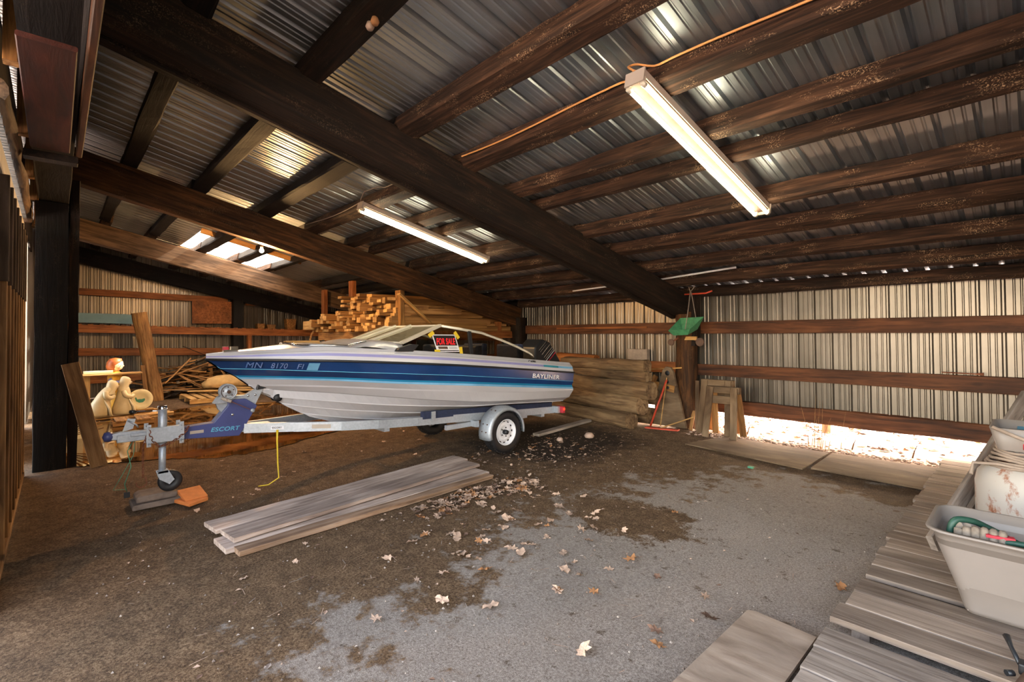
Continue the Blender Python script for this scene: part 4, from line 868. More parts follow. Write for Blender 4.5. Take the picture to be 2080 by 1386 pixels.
timber('log', (-6.75, 7.62, 1.12), (-5.85, 7.72, 1.08), .22, .22, 'wood_girt', 'short orange log right behind the outboard motor', 'log', 'logs piled by the rear wall', seg=6, irr=.006, rndness=1.1)
solo('box', MB().box((-5.15, 8.1, 1.205), (.42, .1, .22)), 'cable_grey', 'grey cardboard scrap on the rear rail above the logs', 'box')
timber('plank', (-5.4, 5.55, .03), (-5.5, 7.0, .06), .14, .04, 'wood_grey', 'narrow grey plank on the dark soil behind the wheel', 'plank', up=(0, 0, 1))
timber('stick', (-5.1, 7.9, .93), (-4.1, 7.75, 1.03), .03, .02, 'wood_fresh', 'thin pale stick crossing above the logs', 'stick')
timber('board', (-5.0, 7.75, .78), (-4.2, 7.7, .66), .03, .12, 'wood_old', 'tilted brown board end between logs and post', 'board')
timber('board', (-4.95, 7.7, .1), (-4.7, 7.95, .85), .05, .12, 'wood_pine', 'orange board leaning against the log ends', 'board', up=(0, 1, 0))
timber('board', (-5.1, 8.0, .62), (-4.5, 8.0, .5), .04, .2, 'wood_pine', 'short orange board hanging low behind the log ends', 'board')
solo('stone', MB().lathe([(0, 0), (.07, .0), (.08, .03), (.05, .07), (0, .08)], (-4.78, 6.1, 0), 'z', 7), 'mudpale', 'pale pinkish stone on the dark soil by the logs', 'stone')
solo('stone', MB().lathe([(0, 0), (.05, .0), (.05, .03), (.03, .05), (0, .05)], (-4.95, 5.6, 0), 'z', 6), 'mudpale', 'smaller pale stone left of the pinkish one', 'stone')
# big shaped plank and tools leaning on the post
tp = MB(); tp.prism([(-4.72, .02), (-4.0, .02), (-4.1, .45), (-4.22, .95), (-4.27, 1.03), (-4.36, 1.04), (-4.42, .98), (-4.5, .7), (-4.58, .45), (-4.58, .3), (-4.68, .22)], .05, 'y', 7.72)
lp = thing('shaped_plank', (-4.36, 7.72, 0), 'wide tapering grey-brown plank with holes leaning on the post', 'plank')
part('plank_body', tp, 'wood_grey' if 0 else 'wood_dirtyply', lp)
for (x, z, r) in ((-4.33, .93, .035), (-4.32, .78, .02), (-4.32, .68, .025)): part('hole', MB().lathe([(0, 0), (r, 0), (r*1.3, .006), (r*1.5, .008)], (x, 7.69, z), 'y', 14), 'print_black', lp)
tl = thing('long_tool', (-4.45, 7.55, 0), 'long tool with red handle standing against the tapering plank', 'tool')
part('handle', MB().tube([(-4.52, 7.45, .03), (-4.3, 7.62, .82)], .018, 8), 'red_paint', tl); part('rod', MB().tube([(-4.36, 7.5, .05), (-4.3, 7.62, .86)], .009, 8), 'wood_fresh', tl, 'pale thin rod')
timber('stick', (-4.3, 7.4, .03), (-3.9, 7.75, .22), .02, .02, 'wood_fresh', 'thin crooked stick lying low at the post foot', 'stick')
solo('rake', MB().bar((-4.55, 7.35, .02), (-4.0, 7.45, .03), .1, .02), 'red_paint', 'flat red tool head on the floor by the post', 'tool')
timber('board', (-3.95, 7.75, .0), (-3.96, 7.9, .3), .06, .03, 'wood_pine', 'short pale stake at the foot of the rear post', 'stake', up=(0, 1, 0))
# sawhorses
def sawhorse(x, y, L, h, mat, label):
    t = thing('sawhorse', (x, y, 0), label, 'sawhorse', 'sawhorses by the rear wall')
    timber('beam', (x-L/2, y, h-.05), (x+L/2, y, h-.05), .09, .1, mat, parent=t)
    timber('brace', (x-L/2+.06, y-.07, h-.2), (x+L/2-.06, y-.07, h-.2), .02, .12, mat, parent=t)
    for sx_ in (-1, 1):
        for sy_ in (-1, 1):
            timber('leg', (x+sx_*(L/2-.03), y+sy_*.19, 0), (x+sx_*(L/2-.07), y+sy_*.055, h-.01), .035, .1, 'wood_pine' if sy_ > 0 else mat, parent=t, up=(1, 0, 0))
sawhorse(-3.33, 7.62, .5, .78, 'wood_dirtyply', 'grey-brown sawhorse standing nearer the floor sheets')
sawhorse(-3.52, 7.84, .52, .86, 'wood_dirtyply', 'taller grey-brown sawhorse tight against the wall rails')
timber('board', (-3.86, 7.8, .0), (-3.87, 7.86, .82), .07, .03, 'wood_dirtyply', 'narrow upright board between the rough post and the sawhorses', 'board', up=(0, 1, 0))
# outside the gap: leaf bits, weeds, stump
def leaf_mesh(name, seed, mat, lob=True):
    R = random.Random(seed); n = 18; pts = []
    for k in range(n):
        a = 2*math.pi*k/n; r = (.62+.38*abs(math.cos(a)))*(1 if (k % 3 == 0) else (.62 if lob else .9))*R.uniform(.85, 1.1)
        pts.append((r*math.cos(a), r*.85*math.sin(a), R.uniform(-.03, .3)))
    mb = MB(); mb.add([(0, 0, .02)]+pts, [(0, 1+k, 1+(k+1) % n) for k in range(n)], 0, True); mb.add([(-.95, -.02, .03), (-1.4, 0, .1), (-.95, .02, .03)], [(0, 1, 2)])
    return mb.mesh(name, [mat], fix=False)
lm = [leaf_mesh('leaf', 1, 'leaf_tan'), leaf_mesh('leaf', 2, 'leaf_orange'), leaf_mesh('leaf', 3, 'leaf_brown'), leaf_mesh('leaf', 4, 'leaf_tan', False), leaf_mesh('leaf', 5, 'leaf_tan')]
def leaf(x, y, s, mi, label, group, z=.006):
    o = bpy.data.objects.new('leaf', lm[mi]); o.location = (x, y, z); o.scale = (s, s, s); o.rotation_euler = (rnd.uniform(-.3, .3), rnd.uniform(-.3, .3), rnd.uniform(0, 6.28)); COL.objects.link(o)
    return P(o, label, 'leaf', group)
R1 = random.Random(5)
for k in range(175):      # drift along the right end of the planks
    t = R1.random(); x = -4.15+R1.gauss(0, .16)+.35*t; y = 2.5+1.3*t+R1.gauss(0, .12)
    if x < -4.02-.1*(y-2.5) and y < 3.7: x = -4.0+R1.random()*.35
    leaf(x, y, R1.uniform(.035, .07), R1.choice([0, 0, 4, 3, 4, 1, 2]), 'dry curled leaf in the drift beside the right end of the floor planks', 'leaf drift by the planks')
for k in range(70):       # beyond the wheel
    leaf(-4.75+R1.gauss(0, .4), 4.9+R1.gauss(0, .7), R1.uniform(.03, .055), R1.choice([0, 2, 1, 4]), 'dry leaf on the dark soil between trailer wheel and logs', 'leaves by the wheel')
for k in range(60):
    leaf(-2.95+R1.gauss(0, .45), 2.9+R1.gauss(0, .6), R1.uniform(.035, .065), R1.choice([0, 1, 4, 3]), 'dry leaf scattered where the pale gravel begins in the middle', 'leaves on the gravel edge')
for (x, y, s, mi, lab) in ((-2.62, 1.36, .05, 0, 'single tan oak leaf at the bottom edge left of centre'), (-1.62, 2.0, .06, 4, 'pale folded leaf on the gravel near the bottom'), (-1.45, 2.42, .05, 2, 'dark leaf left of the plywood piece'), (-1.38, 2.32, .045, 1, 'orange leaf left of the plywood piece'), (-1.3, 2.75, .06, 2, 'brown crumpled leaf above the plywood corner'), (-1.42, 2.95, .05, 0, 'pale leaf pair above the plywood corner'), (-1.75, 2.95, .045, 2, 'dark red leaf on the open gravel'), (-2.1, 2.35, .045, 1, 'left one of two flat orange leaves on the gravel'), (-1.93, 2.5, .045, 1, 'right one of two flat orange leaves on the gravel'), (-.88, 3.68, .06, 1, 'orange leaf heap between the wooden mats')):
    leaf(x, y, s*1.05, mi, lab, None)
for k in range(40):
    leaf(R1.uniform(-7.4, -3), R1.uniform(.6, 4.4), R1.uniform(.02, .045), R1.choice([0, 3, 2]), 'small leaf scattered over the brown dirt under or before the boat', 'scattered leaves on the dirt')
lit = MB()
for k in range(1500):
    x, y = R1.uniform(-7.5, 0), R1.uniform(.3, 7.9)
    if R1.random() < .45: x, y = -4.6+R1.gauss(0, .6), 5.2+R1.gauss(0, .9)
    if x > -1.9 and R1.random() < .6: continue
    s = R1.uniform(.004, .014); a = R1.uniform(0, 3.14); c_, s_ = math.cos(a)*s, math.sin(a)*s; e = R1.uniform(.3, 2.2)
    lit.add([(x-c_*e, y-s_*e, .004), (x+s_, y-c_, .008), (x+c_*e, y+s_*e, .006), (x-s_, y+c_, .01)], [(0, 1, 2, 3)], R1.choice([0, 0, 1, 2]))
for k in range(420):
    x, y = R1.uniform(-7.3, -.9), R1.uniform(.3, 6.5); L_ = R1.uniform(.015, .045); a = R1.uniform(0, 3.14); c_, s_ = math.cos(a), math.sin(a); w_ = .0018
    lit.add([(x-c_*L_-s_*w_, y-s_*L_+c_*w_, .006), (x-c_*L_+s_*w_, y-s_*L_-c_*w_, .006), (x+c_*L_+s_*w_, y+s_*L_-c_*w_, .009), (x+c_*L_-s_*w_, y+s_*L_+c_*w_, .009)], [(0, 1, 2, 3)], R1.choice([0, 2]))
for k in range(700):
    x, y = R1.uniform(-5.5, 0), R1.uniform(.2, 5.5); r_ = R1.uniform(.003, .009)
    lit.add([(x-r_, y-r_*.6, 0), (x+r_*.8, y-r_, 0), (x+r_, y+r_*.7, 0), (x-r_*.7, y+r_, 0), (x, y, r_*1.1)], [(0, 1, 4), (1, 2, 4), (2, 3, 4), (3, 0, 4)], R1.choice([2, 3, 3]))
solo('litter', lit, ['leaf_tan', 'leaf_brown', 'wood_grey', 'stone'], 'fine leaf crumbs, straws and pebbles strewn over the floor', 'litter', kind='stuff', fix=False)
ol = MB()
for k in range(900):
    x, y = R1.uniform(-5.2, 1.5), R1.uniform(8.25, 11.5); s = R1.uniform(.02, .05); a = R1.uniform(0, 3.14); c_, s_ = math.cos(a)*s, math.sin(a)*s; z = R1.uniform(0, .05)-.02
    ol.add([(x-c_*1.5, y-s_*1.5, z), (x+s_, y-c_, z+.02), (x+c_*1.5, y+s_*1.5, z), (x-s_, y+c_, z+.03)], [(0, 1, 2, 3)], R1.choice([0, 1]))
solo('leaf_litter', ol, ['leaf_brown', 'leaf_orange'], 'dark fallen leaves on the bright ground outside the gap', 'litter', kind='stuff', fix=False)
rub = MB()
for k in range(500):
    x, y = R1.uniform(-3.9, -.8), 7.75+R1.gauss(0, .16); s = R1.uniform(.01, .03)
    rub.lathe([(0, 0), (s, 0), (s*.8, s*.5), (0, s*.6)], (x, y, 0), 'z', 5)
solo('rubble_strip', rub, 'mudpale', 'pale stony strip along the foot of the rear wall', 'gravel', kind='stuff', fix=False)
tw = MB()
for k in range(14):
    x, y = (-2.05+R1.gauss(0, .12), 7.75+R1.gauss(0, .06)); h = R1.uniform(.2, .75); d = R1.uniform(-.15, .15)
    tw.tube([(x, y, 0), (x+d*.3, y, h*.5), (x+d, y+R1.uniform(-.05, .05), h)], [.004, .003, .0015], 4)
solo('dry_weed', tw, 'wood_pine', 'tuft of thin dry weed stalks before the bright gap', 'weed')
for k, (x, h, lab) in enumerate(((-3.15, .16, 'crooked twig standing at the left part of the bright gap'), (-1.75, .16, 'forked twig standing in the middle of the bright gap'), (-1.1, .17, 'straight twig standing at the right part of the bright gap'))):
    t_ = MB(); t_.tube([(x, 8.05, 0), (x+.02, 8.05, h*.5), (x+.05, 8.05, h)], [.01, .008, .004], 5); t_.tube([(x+.02, 8.05, h*.5), (x-.03, 8.05, h*.9)], [.006, .003], 5); solo('twig', t_, 'twig', lab, 'twig')
timber('stump', (-2.35, 9.2, -.05), (-2.33, 9.2, .6), .12, .12, 'wood_log', 'thin tree trunk just outside the bright gap', 'tree', up=(0, 1, 0), rndness=1.2)
solo('bracket', MB().tube([(-.8, 8.05, 1.12), (-.5, 8.05, 1.115), (-.42, 8.05, 1.115)], [.008, .008, .02], 6), 'rust', 'thin dark rod resting on the middle rail at the right', 'rod')

# ---------------------------------------------------------------- floor boards and mats
timber('plank', (-4.34, .99, .07), (-4.70, 3.70, .062), .27, .035, 'wood_plank', 'front one of the two grey planks on top of the floor stack', 'plank', seg=14, irr=.006, seed=3)
timber('plank', (-4.615, .93, .07), (-4.975, 3.74, .062), .27, .035, 'wood_plank', 'rear one of the two grey planks on top of the floor stack', 'plank', seg=14, irr=.006, seed=13)
timber('plank', (-4.3, .93, .023), (-4.48, 3.66, .02), .3, .04, 'wood_plank', 'lower grey plank under the wide one', 'plank', seg=14, irr=.006, seed=4)
timber('plank', (-4.1, 1.0, .022), (-4.27, 3.62, .02),   .13, .04, 'wood_planktan', 'lower plank with a bare orange edge beside the wide one', 'plank', seg=14, irr=.005, seed=5)
def mat(y0, y1, x0, x1, bw, label, mt, z=.085):
    t = thing('board_mat', ((x0+x1)/2, (y0+y1)/2, 0), label, 'boardwalk', 'wooden floor mats at the right'); y = y0; k = 0
    n = max(1, round((y1-y0)/bw)); bw = (y1-y0)/n
    for k in range(n):
        yy = y0+bw*(k+.5); timber('board', (x0+rnd.uniform(-.015, .015), yy, z-.015), (x1, yy, z-.015), bw-.008, .032, mt, parent=t, seg=6, irr=.003, seed=k+int(y0*10))
    for x in (x0+.12, x1-.12): timber('runner', (x, y0+.03, z/2-.015), (x, y1-.03, z/2-.015), .08, z-.035, mt, parent=t)
mat(3.8, 8.15, -.78, .65, .2, 'long grey board mat running back to the rear wall', 'wood_deck')
mat(3.1, 3.74, -.78, .7, .21, 'short board mat in front of the plastic tote', 'wood_deck')
mat(1.2, 3.02, -.78, .6, .215, 'pale board mat at the bottom right corner', 'wood_grey', .07)
pl = MB(); pl.prism([(-1.17, 1.2), (-.81, 1.2), (-.81, 2.93), (-1.12, 2.95), (-1.16, 2.93)], .018, 'z', .03); solo('plywood', pl, 'wood_ply', 'pale plywood piece beside the mats at the bottom', 'plywood')
pl = MB(); pl.prism([(-1.84, 6.55), (-.8, 6.5), (-.8, 7.6), (-1.86, 7.55)], .016, 'z', .014); solo('plywood', pl, 'wood_dirtyply', 'dirty plywood sheet on the floor at the foot of the long mat', 'plywood')
pl = MB(); pl.prism([(-3.5, 6.7), (-1.9, 6.45), (-1.9, 7.55), (-3.3, 7.6)], .012, 'z', .01); solo('plywood', pl, 'wood_dirtyply', 'darker plywood sheet in front of the sawhorse', 'plywood')
solo('scrap', MB().box((-2.35, 6.1, .015), (.06, .05, .02)), 'goose_green', 'tiny green and white scrap on the dirt near the sheets', 'scrap')
# ---------------------------------------------------------------- tote with hose
tx = MB()
def rrect(x0, x1, y0, y1, r, z, n=5):
    out = []
    for cx, cy, a0 in ((x1-r, y1-r, 0), (x0+r, y1-r, 90), (x0+r, y0+r, 180), (x1-r, y0+r, 270)):
        for k in range(n+1): a = math.radians(a0+90*k/n); out.append((cx+r*math.cos(a), cy+r*math.sin(a), z))
    out.append(out[0]); return out
T0, T1, U0, U1 = -.3, .45, 3.66, 4.0
tx.grid([rrect(T0+.05, T1-.05, U0+.05, U1-.05, .03, .092), rrect(T0+.01, T1-.01, U0+.01, U1-.01, .05, .095), rrect(T0, T1, U0, U1, .06, .12), rrect(T0-.09, T1+.09, U0-.07, U1+.08, .08, .46), rrect(T0-.105, T1+.1, U0-.085, U1+.095, .085, .462), rrect(T0-.115, T1+.11, U0-.095, U1+.105, .09, .53), rrect(T0-.14, T1+.135, U0-.12, U1+.13, .1, .533), rrect(T0-.145, T1+.14, U0-.125, U1+.135, .1, .545), rrect(T0-.12, T1+.115, U0-.1, U1+.11, .09, .548), rrect(T0-.105, T1+.1, U0-.085, U1+.095, .085, .47), rrect(T0+.01, T1-.01, U0+.01, U1-.01, .05, .11)])
tx.prism([(T0+.02, U0+.02), (T1-.02, U0+.02), (T1-.02, U1-.02), (T0+.02, U1-.02)], .006, 'z', .105)
tx.prism([(.1, .16), (.42, .16), (.5, .45), (.02, .45)], .012, 'y', U0-.055)
solo('tote', tx, 'tote', 'pale grey plastic tote standing on the mats', 'tote')
hs = MB()
hs.tube(smooth([(-.3, 3.7, .3), (-.345, 3.69, .45), (-.33, 3.7, .57), (-.26, 3.76, .575), (-.18, 3.82, .53), (-.05, 3.8, .48), (.15, 3.76, .47), (.35, 3.82, .42)]), .017, 10); hs.tube(smooth([(-.2, 3.68, .49), (-.1, 3.66, .53), (.05, 3.68, .52), (.3, 3.74, .45)]), .015, 10); hs.tube(smooth([(-.25, 3.74, .44), (-.1, 3.74, .46), (.1, 3.84, .46), (.3, 3.94, .42)]), .014, 10)
solo('hose', hs, 'hose_green', 'green garden hose coiled in the tote', 'hose')
rp_ = MB()
for k in range(6): a = k*.35; rp_.tube([(-.31+.035*k, 3.7+.04*math.sin(t+a), .515+.04*math.cos(t+a)) for t in np.linspace(0, 5.5, 14)], .019, 8)
solo('rope', rp_, 'rope_grey', 'thick grey rope coils in the left end of the tote', 'rope')
solo('handle_grip', MB().bar((-.2, 3.66, .545), (-.09, 3.68, .545), .04, .014), 'red_rubber', 'red plastic strip lying on the hose', 'strip')
# black folding stand head at the bottom right corner
gn = thing('tripod', (-.05, 3.05, .09), 'black clamp stand lying on the mat at the bottom right corner', 'stand')
part('tube', MB().tube([(-.1, 2.8, .13), (-.03, 3.1, .15), (.1, 3.3, .15)], .028, 10), 'pulley', gn); part('lever', MB().tube([(-.07, 3.12, .17), (-.1, 3.2, .2), (-.115, 3.25, .22)], [.01, .009, .014], 8), 'plastic_black', gn)
part('clamp', MB().box((-.05, 3.1, .17), (.05, .06, .05)), 'rubber_black', gn, bevel=.008); part('knob', MB().tube([(-.09, 3.04, .16), (-.11, 3.02, .16)], .013, 8), 'plastic_black', gn)
# rusty white tank, tub and cables behind the tote
tk = thing('tank', (-.0, 5.15, .09), 'rust-speckled white tank behind the tote', 'tank')
part('shell', MB().lathe([(.26, 0), (.3, .03), (.315, .08), (.315, .42), (.3, .5), (.25, .56), (.12, .6), (0, .61)], (-.02, 5.15, .09), 'z', 36), 'rusty_white', tk)
part('collar', MB().lathe([(.12, .6), (.14, .6), (.14, .68), (.12, .68), (.12, .6)], (-.02, 5.15, .09), 'z', 24), 'rusty_white', tk)
cb_ = MB()
for k in range(6): cb_.tube([(.0+(.27-.012*k)*math.cos(a)*1.0, 5.15+(.25-.012*k)*math.sin(a), .66+.022*k+.01*math.sin(3*a+k)) for a in np.linspace(0, 2*math.pi, 25)[:-1]], .011, 6, closed=True)
cb_.tube([(-.34, 4.95, .58), (-.33, 5.0, .66), (-.2, 4.95, .68), (.1, 4.85, .67), (.3, 4.9, .67)], .012, 6)
solo('cable_coil', cb_, 'cable_grey', 'coil of grey cable lying around the top of the white tank', 'cable')
tu = MB(); tu.grid([rrect(-.2, .4, 4.98, 5.4, .05, .78), rrect(-.24, .45, 4.92, 5.45, .06, .94), rrect(-.22, .43, 4.94, 5.43, .06, .945), rrect(-.18, .38, 5.0, 5.38, .05, .8)]); tu.box((.1, 5.18, .79), (.5, .38, .01)); solo('tub', tu, 'tote', 'dirty white tub perched above the cable coil', 'tub')
solo('tool_tray', MB().box((.07, 5.15, .90), (.34, .2, .05)), 'tarp_blue', 'light blue tray lying in the dirty white tub', 'tray')
solo('bag', MB().lathe([(0, 0), (.09, 0), (.1, .04), (.06, .09), (0, .1)], (.0, 5.02, .8), 'z', 9), 'red_rubber', 'crumpled reddish bag in the dirty white tub', 'bag')
solo('cable', MB().tube([(-.22, 4.9, .95), (-.05, 4.87, .88), (.1, 4.85, .8), (.25, 4.8, .76)], .014, 6), 'cable_grey', 'thick cable hanging over the front of the dirty tub', 'cable', 'cables at the tub')
timber('plank', (-.52, 4.55, .12), (-.07, 7.2, .96), .14, .04, 'wood_grey', 'grey plank leaning up toward the right edge behind the tank', 'plank', up=(1, 0, .3))
timber('plank', (-.42, 4.75, .12), (.02, 7.3, .86), .12, .04, 'wood_deck', 'second plank leaning beside the first behind the tank', 'plank', up=(1, 0, .3))

# ---------------------------------------------------------------- puddle, left clutter
pdp = [(-8.28, .05), (-8.2, .3), (-8.12, .62), (-7.98, 1.06), (-7.55, 1.42), (-7.42, 1.9), (-7.5, 2.35), (-7.84, 2.9), (-8.2, 3.6), (-8.1, 4.4), (-8.6, 5.2), (-10.5, 5.0), (-12.5, 4.2), (-13.3, 2.6), (-12.9, 1.9), (-12.2, .9), (-12.0, .3), (-11, -.1), (-9.4, -.15)]
def chaikin(p, n=2):
    for _ in range(n):
        q_ = []
        for i in range(len(p)): a, b = p[i], p[(i+1) % len(p)]; q_ += [(.75*a[0]+.25*b[0], .75*a[1]+.25*b[1]), (.25*a[0]+.75*b[0], .25*a[1]+.75*b[1])]
        p = q_
    return p
pdq = [(x+rnd.uniform(-.05, .05), y+rnd.uniform(-.04, .04)) for x, y in chaikin(pdp, 3)]
pw = MB(); pw.add([(x, y, .004) for x, y in pdq], [tuple(range(len(pdq)))]); solo('puddle', pw, 'muddy_water', 'broad muddy puddle beyond the trailer tongue', 'puddle', fix=False)
timber('plank', (-8.08, .41, .0), (-8.22, .13, 1.3), .17, .05, 'wood_stud', 'brown plank leaning against the black front post', 'plank', up=(1, 0, 0))
timber('post_log', (-15.1, 1.87, -.02), (-15.1, 1.5, 2.2), .29, .3, 'wood_old', 'cracked weathered post leaning back before the left wall', 'post', up=(1, 0, 0), seg=12, irr=.014, rndness=1.5)
timber('post_log', (-15.0, 1.66, -.02), (-15.0, 1.56, .9), .09, .1, 'wood_old', 'thin board beside the foot of the cracked post', 'board', up=(1, 0, 0))
# platform of boards under the statues
pf = thing('board_stack', (-12.75, 1.0, 0), 'low stack of boards under the statues', 'boards')
for k in range(5): timber('board', (-12.95+.13*k, .3, .02+.0*k), (-12.95+.13*k, 1.62+.05*k, .02), .12, .03, 'wood_fresh', parent=pf, seed=k)
for k in range(3): timber('board', (-12.9+.13*k, .9, .05+.03*k), (-12.9+.13*k, 1.6-.05*k, .05+.03*k), .12, .025, 'wood_fresh', parent=pf, seed=k+9)
sh = thing('shelf_board', (-12.8, .75, .85), 'yellowish board shelf above the kneeling statues', 'shelf')
timber('board', (-12.85, .1, .86), (-12.85, 1.32, .86), .34, .03, 'wood_fresh', parent=sh); timber('block', (-12.85, .4, .905), (-12.85, .85, .905), .2, .05, 'cream', parent=sh); timber('leg', (-12.95, .45, 0), (-12.95, .45, .845), .06, .12, 'wood_fresh', parent=sh, up=(0, 1, 0)); timber('leg', (-12.95, .12, 0), (-12.95, .12, .845), .06, .12, 'wood_pine', parent=sh, up=(0, 1, 0))
def loft(mb, rings, n=20):
    # rings: (cx, cy, z, rx, ry)
    mb.grid([[(cx+rx*math.cos(2*math.pi*k/n), cy+ry*math.sin(2*math.pi*k/n), z) for k in range(n+1)] for cx, cy, z, rx, ry in rings])
def kneeler(x, y, s, f, label, z0, bow=0, mat='statue_white'):
    t = thing('kneeling_statue', (x, y, z0), label, 'statue', 'nativity style lawn statues')
    sh_ = lambda z: bow*(z/.6)**2
    b = MB(); R = lambda dy, z, rx, ry: (x, y+f*(dy+sh_(z))*s, z0+z*s, rx*s, ry*s)
    loft(b, [R(0, 0, .01, .01), R(0, 0, .15, .185), R(0, .04, .165, .2), R(0, .15, .155, .19), R(-.005, .27, .13, .155), R(0, .37, .12, .13), R(.005, .46, .122, .118), R(.01, .53, .11, .098), R(.015, .58, .08, .075), R(.02, .6, .05, .05)], 28)
    for sx_ in (-1, 1):
        b.tube(smooth([(x+sx_*.1*s, y+f*(sh_(.5)-.01)*s, z0+.5*s), (x+sx_*.125*s, y+f*(sh_(.42)+.03)*s, z0+.4*s), (x+sx_*.08*s, y+f*(sh_(.4)+.12)*s, z0+.365*s), (x+sx_*.02*s, y+f*(sh_(.4)+.165)*s, z0+.41*s)], 4), [.045*s]*4+[.048*s]*4+[.042*s]*4+[.028*s], 10)
        b.tube([(x+sx_*.012*s, y+f*(sh_(.4)+.165)*s, z0+.41*s), (x+sx_*.006*s, y+f*(sh_(.4)+.185)*s, z0+.465*s)], [.022*s, .009*s], 8)
    for k in range(6): b.tube([(x+(.13-.05*k)*s, y+f*(.08-.01*k)*s, z0+.33*s), (x+(.17-.055*k)*s, y+f*.16*s, z0+.15*s), (x+(.17-.055*k)*s, y+f*.185*s, z0+.01*s)], [.008*s, .022*s, .03*s], 6)
    part('robe', b, mat, t)
    h = MB(); fy0 = .03+1.15*bow; H_ = lambda dy, z, rx, ry: (x, y+f*(fy0+dy)*s, z0+(.68-.5*bow+z)*s, rx*s, ry*s)
    loft(h, [H_(-.04-.2*bow, -.16, .115, .105), H_(-.035-.1*bow, -.11, .1, .095), H_(-.02, -.07, .085, .085), H_(-.01, 0, .088, .095), H_(0, .06, .085, .092), H_(-.01, .105, .055, .065), H_(-.02, .125, .02, .025), H_(-.02, .128, .003, .003)], 24)
    part('veiled_head', h, mat, t)
    fc = MB(); fy = y+f*(fy0+.075)*s; fz_ = z0+(.675-.5*bow)*s
    fc.lathe([(0, .028*s*f), (.03*s, .02*s*f), (.048*s, .004*s*f), (.05*s, -.02*s*f)], (x, fy, fz_), 'y', 16); fc.tube([(x, fy+f*.022*s, fz_+.018*s), (x, fy+f*.042*s, fz_-.008*s)], [.006*s, .012*s], 6); fc.box((x, fy+f*.026*s, fz_-.028*s), (.024*s, .008*s, .006*s))
    part('face', fc, 'statue_skinpale', t)
plain('statue_skinpale', 'd8c4a0', .5, 0, .05)
kneeler(-12.45, .62, .95, 1, 'kneeling white statue bowed forward, left of the yellow-robed one', .07, .16)
kneeler(-12.5, 1.0, .93, 1, 'white statue with joined hands right of the bowed kneeling one', .07)
yt = thing('standing_statue', (-12.95, .88, .04), 'tall statue with reddish hair and yellow robe behind the white ones', 'statue', 'nativity style lawn statues')
yb = MB(); X0, Y0 = -12.95, .9
loft(yb, [(X0, Y0, .04, .01, .01), (X0, Y0, .04, .17, .16), (X0, Y0, .3, .15, .14), (X0, Y0, .6, .13, .12), (X0, Y0, .8, .15, .13), (X0, Y0, .88, .1, .09), (X0, Y0, .92, .04, .04)])
yb.tube([(X0+.14, Y0-.02, .8), (X0+.2, Y0-.02, .64), (X0+.22, Y0+.12, .66)], [.05, .045, .03], 10); yb.tube([(X0+.02, Y0+.13, .8), (X0+.12, Y0+.16, .64), (X0+.24, Y0+.1, .68)], [.05, .045, .03], 10)
part('robe', yb, 'statue_yellow', yt); hd_ = MB(); loft(hd_, [(X0, Y0+.0, .9, .04, .04), (X0+.01, Y0+.02, .95, .09, .09), (X0+.01, Y0+.02, 1.02, .11, .11), (X0, Y0+.02, 1.1, .1, .1), (X0, Y0+.02, 1.14, .05, .05), (X0, Y0+.02, 1.15, .005, .005)]); part('head', hd_, 'statue_skin', yt)
hr = MB(); loft(hr, [(X0-.02, Y0-.03, .93, .1, .1), (X0-.02, Y0-.025, 1.0, .13, .13), (X0-.01, Y0-.01, 1.09, .13, .13), (X0, Y0, 1.16, .09, .1), (X0, Y0, 1.18, .005, .005)]); part('hair', hr, 'statue_hair', yt)
fc = MB(); fc.tube([(X0+.1, Y0+.09, 1.04), (X0+.13, Y0+.125, 1.01)], [.006, .014], 6)
for d in (-.03, .03): fc.lathe([(0, 0), (.008, .004), (0, .008)], (X0+.09-d, Y0+.095+d, 1.05), 'z', 6)
part('face', fc, 'statue_skin', yt); part('shawl', MB().tube([(X0+.12, Y0-.1, .74), (X0+.2, Y0+.02, .68), (X0+.16, Y0+.14, .72)], .045, 8), 'gel_purple', yt, 'pale violet shawl')
# round plaque with a green goose
gp = thing('round_plaque', (-12.55, 1.25, .08), 'round cream plaque with a green bird leaning by the statues', 'plaque')
part('disc', MB().lathe([(0, .012), (.12, .012), (.13, .02), (.2, .02), (.21, .01), (.21, -.01), (0, -.012)], (-12.5, 1.27, .33), 'x', 36), 'cream', gp)
gs_ = MB(); gs_.prism([(1.18, .36), (1.2, .30), (1.25, .265), (1.31, .27), (1.345, .31), (1.34, .35), (1.29, .335), (1.25, .34), (1.215, .335), (1.205, .37), (1.19, .385)], .004, 'x', -12.485); part('bird', gs_, 'goose_green', gp)
